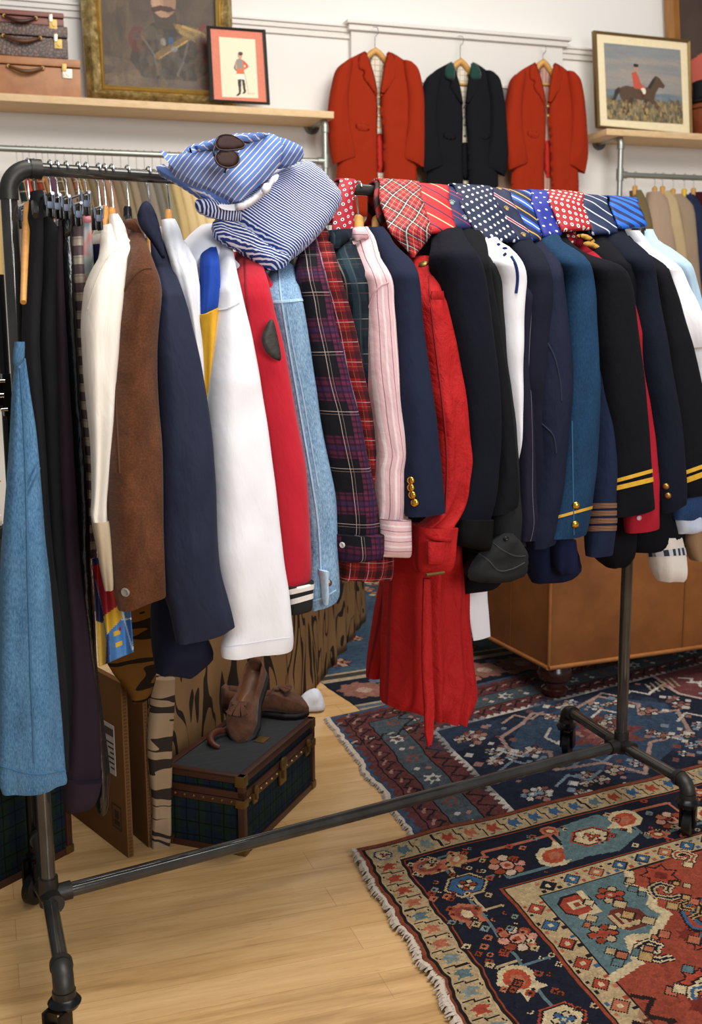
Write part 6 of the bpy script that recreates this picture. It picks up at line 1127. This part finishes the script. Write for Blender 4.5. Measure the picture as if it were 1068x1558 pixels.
# ---- tartan trunk with leather edges and the loafers on it
BWT=plaid('blackwatch_cloth','#141c22',[('u',.07,0,.032,'#14212f',.9),('v',.07,0,.032,'#14212f',.7),('u',.07,.036,.024,'#18291f',.8),('v',.07,.036,.024,'#18291f',.7),('u',.035,.016,.004,'#090b0d',.8),('v',.035,.016,.004,'#090b0d',.8)])
LIDC=cloth('slate_canvas','#37393a',.85,.15,0,.4); EDGE=leather('trunk_edge_hide','#44241a','#331a10'); BRZ=plain('bronze_fitting','#7a6238',.4,.85,.5,.25)
def trunk(label,P0,eL,eR,h,group,fronts=True):
    a=np.linalg.norm(eL); b_=np.linalg.norm(eR); u,v=eL/a,eR/b_; g=thing('trunk',label,'trunk',P0+eL/2+eR/2,group); e=.012; hl=h*.72
    def bx(B_,x,y,z,dx,dy,dz,bev=0): return B_.box(P0+u*x+v*y+UP*z,u*dx,v*dy,UP*dz,bev)
    bx(B(),0.003,0.003,.012,a-.006,b_-.006,hl-.014).build('body',BWT,g)
    ld=bx(B(),.003,.003,hl+.001,a-.006,b_-.006,h-hl-.006).build('lid',BWT,g); bx(B(),.014,.014,h-.006,a-.028,b_-.028,.006,.001).build('lid_panel',LIDC,ld)
    t=.004; w=.017; B1=B(); B2=B()
    for z,BB in ((.0,B1),(h-w,B2),(hl-w-.001,B1),(hl+.001,B2)):
        bx(BB,-t,-t,z,a+2*t,t+.001,w,.001); bx(BB,-t,b_-.001,z,a+2*t,t+.001,w,.001); bx(BB,-t,-t,z,t+.001,b_+2*t,w,.001); bx(BB,a-.001,-t,z,t+.001,b_+2*t,w,.001)
    for x in (-t,a-w+t):
        for y in (-t,b_-w+t): bx(B1,x,y,0.001,w,w,hl-.003,.001); bx(B2,x,y,hl+.002,w,w,h-hl-.001,.001)
    for y in (-t,b_-w+t): bx(B2,-t,y,h-.004,a+2*t,w,.0065,.001)
    for x in (-t,a-w+t): bx(B2,x,-t,h-.004,w,b_+2*t,.0065,.001)
    B1.build('body_edging',EDGE,g); B2.build('lid_edging',EDGE,g)
    b=B()
    for i in range(7): b.lathe(P0+u*(.03+(a-.06)*i/6)-v*(t)+UP*(hl-w*.5),-v,[(0,.0035),(.003,.002)],8)
    for i in range(13): b.lathe(P0+v*(.03+(b_-.06)*i/12)-u*t+UP*(hl-w*.5),-u,[(0,.0035),(.003,.002)],8)
    b.build('studs',BRASSD,g)
    for x,y in ((-t*1.6,-t*1.6),(a-.026+t*1.6,-t*1.6),(-t*1.6,b_-.026+t*1.6)):
        for z in (h-.026,hl-.024,.0):
            bx(B(),x,y,z,.026,.026,.028 if z>h-.05 else .022,.004).build('corner_cap',BRZ,g)
    return g,u,v,a,b_,hl
Pf=atz(372,1302,0); PL=atz(255,1281,0); PR=atz(470,1196,0); hT=zon(Pf,1183)
eL=PL-Pf; eR=PR-Pf; eR=eR-(eL/np.linalg.norm(eL))*(eR@eL/np.linalg.norm(eL)); eR[2]=0; eL[2]=0
g,u,v,a,b_,hl=trunk('dark tartan vanity trunk with leather edging carrying the brown loafers',Pf,eL,eR,hT,'tartan trunks')
for y,big in ((.055,0),(b_*.5,1),(b_-.055,0)):
    b=B(); w=.02 if big else .012; hh=.075 if big else .05; o_=Pf+v*(y-w)-u*.008+UP*(hl-hh*.62)
    b.box(o_,v*2*w,u*.006,UP*hh*.55,.002); b._lathe(Pf+v*y-u*.008+UP*(hl+hh*.12),-u,[(0,w*.95),(.004,w*.95),(.007,w*.6)],16); b.box(Pf+v*(y-w*.4)-u*.014+UP*(hl-hh*.4),v*w*.8,u*.006,UP*hh*.7,.002); b.build('lock' if big else 'clasp',BRZ,g)
hc=Pf+u*a*.68+v*b_*.44+UP*(hT+.002); b=B().tube([hc+v*.05*math.cos(t_)+u*(.035*math.sin(t_))+UP*(.006+.012*math.sin(t_)) for t_ in np.linspace(-.25,math.pi+.25,16)],[.006+.004*math.sin(math.pi*i/15) for i in range(16)],10); b.build('handle',leather('trunk_handle','#5b3020','#3f1f13'),g)
B().box(Pf+u*a*.22+v*b_*.50+UP*(hT+.0005),u*.03,v*.04,UP*.002,.0005).build('name_plate',BRASSD,g)
SUE2=NT('chocolate_suede'); q1=SUE2.noise(SUE2.obj(),40,4,.7); SUE2.bump(SUE2.noise(SUE2.obj(),300,3),.3,.001); SUE2=SUE2.fin(SUE2.ramp(q1,[(.3,'#4f3225'),(.7,'#6b4835')]),.95,0,.25,.1); INS=leather('shoe_lining','#7d5236','#5f3b26'); SOLE=plain('dark_sole','#17110f',.6)
def shoe(label,O,ax,ay,az,L=.262,W_=.088,mir=1):
    "O heel centre on the sole, ax to the toe, az out of the sole"
    O,ax,ay,az=[np.asarray(q_,float) for q_ in (O,ax,ay,az)]; ax/=np.linalg.norm(ax); ay=ay-ax*(ay@ax); ay/=np.linalg.norm(ay); az=np.cross(ax,ay)*(1 if np.cross(ax,ay)@az>0 else -1)
    g=thing('loafer',label,'shoe',O,'pair of brown suede loafers'); N=44; nx=60; V=[];Ui=[]
    def sec(x):
        w=W_*.5*np.interp(x,[0,.03,.10,.25,.45,.62,.75,.88,.96,1.0],[.08,.36,.62,.70,.70,.88,1.0,.86,.52,.06]); c=W_*.06*math.sin(x*math.pi)*mir
        top=np.interp(x,[0,.04,.2,.45,.55,.62,.75,.9,1],[.055,.064,.058,.046,.052,.058,.048,.034,.012]); op=max(0,min(1,(x-.05)/.03))*max(0,min(1,(.60-x)/.06)); return w,c,top,op
    Vm=[]
    for i in range(nx+1):
        x=i/nx; w,c,top,op=sec(x)
        for k in range(N):
            t_=k/N
            if t_<.5:    # outside, from one rim under the sole to the other
                a0=math.pi*(t_/.5); y=w*math.copysign(abs(math.cos(a0))**.45,math.cos(a0)); z=.006+(top-.006)*(1-abs(math.sin(a0))**.5)
                y*=1-.22*max(0,(z/top-.35))*(1.2 if op else 1.6)
                if z<.008: z=.004
            else:        # inside or vamp, back over the top
                a0=math.pi*((t_-.5)/.5); ci=-math.cos(a0); y0=w*(1-.22*.65*1.2)*.94*ci
                zo=top-.040*op*(abs(math.sin(a0))**.4); zv=top+.010*math.sin(a0)*(1-x*.5); z=zo*op+zv*(1-op) if op<1 else max(.012,zo); y=y0
            V.append(O+ax*(x*L)+ay*(y+c)+az*z)
    F=[];fm=[]
    for i in range(nx):
        for k in range(N):
            F.append((i*N+k,i*N+(k+1)%N,(i+1)*N+(k+1)%N,(i+1)*N+k)); fm.append(1 if (k>=N//2+1 and k<N-1 and .08<i/nx<.58) else 0)
    F+=[tuple(range(N)),tuple(nx*N+k for k in range(N))[::-1]]; fm+=[0,0]
    o=mesh('upper',V,F,None,[SUE2,INS],g,True,fm); bm=bmesh.new(); bm.from_mesh(o.data); bmesh.ops.recalc_face_normals(bm,faces=bm.faces); bm.to_mesh(o.data); bm.free()
    S_=[];
    for z in (-.008,.005):
        for i in range(nx+1):
            x=i/nx; w,c,_,_=sec(x); S_+= [O+ax*(x*L)+ay*(c+w*1.02)+az*z,O+ax*(x*L)+ay*(c-w*1.02)+az*z]
    M_=2*(nx+1); F=[]
    for i in range(nx): 
        q_=2*i; F+=[(q_,q_+1,q_+3,q_+2),(M_+q_+2,M_+q_+3,M_+q_+1,M_+q_),(q_+2,M_+q_+2,M_+q_,q_),(q_+1,M_+q_+1,M_+q_+3,q_+3)]
    mesh('sole',S_,F,None,SOLE,g); 
    q=[]
    for x in np.linspace(.56,.93,12): w,c,top,_=sec(x); q.append(O+ax*x*L+ay*(c+w*.70)+az*(top*.94+.006*(1-x)))
    for x in np.linspace(.96,.96,1): w,c,top,_=sec(x); q.append(O+ax*x*L+ay*c+az*(top+.004))
    for x in np.linspace(.93,.56,12): w,c,top,_=sec(x); q.append(O+ax*x*L+ay*(c-w*.70)+az*(top*.94+.006*(1-x)))
    B().tube(q,.0022,8).build('apron_seam',SUE2,g)
    w,c,top,_=sec(.66); ct=O+ax*.645*L+ay*c+az*(top+.011); b=B().box(ct-ay*.02-ax*.006,ay*.04,ax*.012,az*.004,.001); b.build('strap',SUE2,g)
    for sg in (-.55,0,.55):
        b=B(); 
        for dq in (-.35,-.12,.12,.35):
            aa=sg*.9+dq*.55; dr=ax*math.cos(aa)+ay*math.sin(aa); b.tube([ct+ay*sg*.008+az*.003,ct+ay*sg*.008+dr*.018+az*.004,ct+ay*sg*.012+dr*.038-az*.001],[.0022,.0028,.0034],8)
        b.build('tassel',SUE2,g)
    return g
zt=hT+.012
hb_=atz(338,1078,zt); tb=atz(470,1084,zt); ax_=(tb-hb_)*[1,1,0]; Lb=min(.27,np.linalg.norm(ax_)); 
shoe('brown suede loafer lying sideways across the trunk lid at the back',hb_,ax_,np.cross(UP,ax_),UP,Lb,.092)
tp=atz(360,1122,zt+.004); hp=dep_=CC+ray(395,1010)*((tp-CC)@FWD+.155); ax_=tp-hp
side=np.cross(ax_,UP); shoe('brown tasselled suede loafer propped toe-down on its mate',hp+np.cross(side,ax_)/np.linalg.norm(np.cross(side,ax_))*-.03,ax_,side,np.cross(side,ax_),np.linalg.norm(ax_)*1.02,.094)
# second trunk at the lower left
P2=atz(108,1296,0); Q2=atz(0,1352,0); eR2=(Q2-P2); eR2=eR2/np.linalg.norm(eR2)*.62; eL2=np.cross(UP,eR2/np.linalg.norm(eR2))*-.36
eL2=-eL2 if eL2@np.array([0,1,0])<0 else eL2
trunk('larger dark tartan trunk behind the left caster at the lower left edge',P2,eL2,eR2,.44,'tartan trunks')
# ---- flattened cardboard cartons
CARD=plain('brown_cardboard','#6d4a28',.85,0,.15,.12); CARDE=plain('corrugated_edge','#4f361e',.9); INK=plain('faded_black_print','#33220f',.9)
def carton(label,pa,pb,ytop,th,marks):
    a=atz(*pa,0); b_=atz(*pb,0); h=zon(a,ytop); e=b_-a; L=np.linalg.norm(e); nn=np.cross(UP,e/L); nn=-nn if nn@ray(*pa)<0 else nn
    g=thing('cardboard_carton',label,'box',(a+b_)/2,'flattened cartons'); B().box(a+UP*.001,e,nn*th,UP*h,.001).build('panel',CARD,g)
    b=B()
    for i in range(int(h/.009)): b.box(a-e/L*.0012+nn*(th*.25)+UP*(.004+i*.009),e/L*.0012,nn*th*.5,UP*.005)
    b.build('corrugation',CARDE,g)
    if marks:
        f=lambda x,z_,w,hh,m_,nm: B().box(a+e/L*x-nn*.0012+UP*z_,e/L*w,nn*.0012,UP*hh).build(nm,m_,g)
        lb=f(.045,.20,.055,.13,plain('paper_label','#b9b4ac',.7),'shipping_label')
        b=B()
        for i in range(12): b.box(a+e/L*(.05+i*.0038)-nn*.0018+UP*.30,e/L*(.0016 if i%3 else .0026),nn*.0006,UP*.02)
        for i in range(6): b.box(a+e/L*.05-nn*.0018+UP*(.215+i*.013),e/L*(.02+.02*(i%3)/2),nn*.0006,UP*.004)
        b.build('barcode',INK,lb)
        b=B()
        for z_,w in ((.14,.07),(.125,.06),(.11,.07),(.095,.05)): b.box(a+e/L*.09-nn*.0014+UP*z_,e/L*w,nn*.001,UP*.007)
        for x0,z0_,w,hh in ((.025,.06,.05,.003),(.025,.12,.05,.003),(.025,.06,.002,.06),(.073,.06,.002,.06),(.035,.07,.03,.012),(.04,.088,.02,.02)): b.box(a+e/L*x0-nn*.0014+UP*z0_,e/L*w,nn*.001,UP*hh)
        b.build('printed_marks',INK,g)
carton('brown flattened cardboard carton with shipping label left of the tiger sofa',(195,1306),(105,1236),1040,.016,True)
carton('second flattened carton standing behind the labelled one',(226,1290),(150,1225),1065,.012,False)
# ---- crumpled white bag behind the trunk
g=thing('paper_bag','crumpled white paper bag on the floor behind the tartan trunk','bag',atz(480,1082,0)); pb=atz(480,1082,0)+UP*.0
puff('bag_body',[(452,1084),(455,1062),(468,1050),(482,1046),(490,1056),(496,1078),(488,1083),(470,1084)],pb,np.array([.2,-1,.0]),.03,cloth('white_tissue','#cdd0d8',.7,.05),g,.01,.03,1,0,.012,20,4,1)
# ---- left edge: shelf unit with folded linen, stand clamp
g=thing('shelf_unit','dark open shelving unit at the left edge behind the rack post','shelf',RACK.px(-30,1000,.95)*[1,1,0])
s1=RACK.sz(12,780,.95)[0]; DRK=plain('dark_shelf_wood','#1d1814',.6); zs=RACK.sz(10,803,.95)[1]
b=B().box(P(s1-.5,.95,zs-.03),d_*.5,n_*.3,UP*.03,.002); b.build('shelf_board',DRK,g); b=B().box(P(s1-.02,.95,0),d_*.02,n_*.3,UP*(zs-.03)); b.box(P(s1-.5,.95,0),d_*.02,n_*.3,UP*(zs-.03)); b.build('side_panel',DRK,g); B().box(P(s1-.5,.95,.3),d_*.5,n_*.3,UP*.02).build('shelf_board',DRK,g)
z=zs+.001
for i,(c,hh,nm) in enumerate((('#cfc8bd',.034,'oatmeal folded linen at the bottom of the pile'),('#d8d9df',.045,'white folded linen in the middle of the pile'),('#c4b193',.04,'beige folded linen under the yellow-edged cloth'),('#2a2a2c',.012,'thin black folded cloth on top of the linen pile'))):
    t=thing('folded_linen',nm+' at the left edge','linen',P(s1-.25,1.1,z),'folded linen pile'); B().box(P(s1-.45+.01*i,.965,z),d_*(.44-.012*i),n_*.26,UP*hh,hh*.45).build('folded_cloth',cloth('linen_%d'%i,c,.9),t); z+=hh+.001
    if i==3: B().box(P(s1-.44,.962,z-.010),d_*.43,n_*.03,UP*.004,.001).build('yellow_edge',plain('yellow_piping','#c79a2a',.6),t)
g=thing('stand_clamp','black lighting clamp with chrome pins behind the left rack post','clamp',RACK.px(8,600,.3)*[1,1,0])
pc=RACK.px(9,600,.3); b=B().tube([pc*[1,1,0],pc+UP*.25],.011,14); b.build('stand_tube',CASTM,g); b=B().box(pc-d_*.03-n_*.02-UP*.03,d_*.055,n_*.04,UP*.06,.006); b.box(pc-d_*.012-n_*.03-UP*.045,d_*.03,n_*.02,UP*.09,.004); b.build('clamp_body',CASTM,g)
B().tube([pc-d_*.035-n_*.03,pc-d_*.012-n_*.03],.006,12).tube([pc+UP*.03-d_*.02-n_*.032,pc+UP*.03-d_*.008-n_*.032],.004,12).tube([pc-UP*.03-d_*.02-n_*.032,pc-UP*.03-d_*.006-n_*.032],.004,12).build('pin',CHRO,g)
B()._lathe(pc-d_*.045+UP*.018-n_*.02,-n_,[(0,.018),(.012,.02),(.02,.014)],16).build('knob',CASTM,g)
# ================================================================ LIGHT AND CAMERA
wd=bpy.data.worlds.new('room_light'); SC.world=wd; wd.use_nodes=True; bg=wd.node_tree.nodes['Background']; bg.inputs[0].default_value=(.93,.96,1,1); bg.inputs[1].default_value=.30
def area(name,loc,to,sx,sy,power,col):
    l=bpy.data.lights.new(name,'AREA'); l.shape='RECTANGLE'; l.size=sx; l.size_y=sy; l.energy=power; l.color=col; o=bpy.data.objects.new(name,l); COL.objects.link(o); o.location=loc
    o.rotation_euler=(Vector(to)-Vector(loc)).to_track_quat('-Z','Y').to_euler(); return o
area('window_light',(2.3,-2.2,2.5),(.2,2.8,1.2),2.0,2.0,150,(.97,.98,1))
area('ceiling_light',(.6,1.6,3.9),(.6,2.2,0),2.6,1.4,120,(1,.95,.88))
area('ceiling_light_far',(1.0,3.6,3.85),(.4,6.2,1.8),2.4,.8,85,(1,.95,.88))
cam=bpy.data.cameras.new('camera'); co=bpy.data.objects.new('camera',cam); COL.objects.link(co); SC.camera=co
cam.sensor_fit='VERTICAL'; cam.sensor_height=36; cam.lens=FP/1558*36; cam.clip_start=.05; cam.clip_end=60
Mx=Matrix((( CR[0],-CD[0],-FWD[0],CC[0]),(CR[1],-CD[1],-FWD[1],CC[1]),(CR[2],-CD[2],-FWD[2],CC[2]),(0,0,0,1))); co.matrix_world=Mx
cam.dof.use_dof=True; cam.dof.focus_distance=2.35; cam.dof.aperture_fstop=6.3
SC.view_settings.view_transform='Standard'; SC.view_settings.look='None'; SC.view_settings.gamma=1; SC.view_settings.exposure=0.0
try: SC.view_settings.use_curve_mapping=False
except Exception: pass
SC.cycles.use_denoising=True; SC.cycles.max_bounces=6; SC.cycles.diffuse_bounces=3
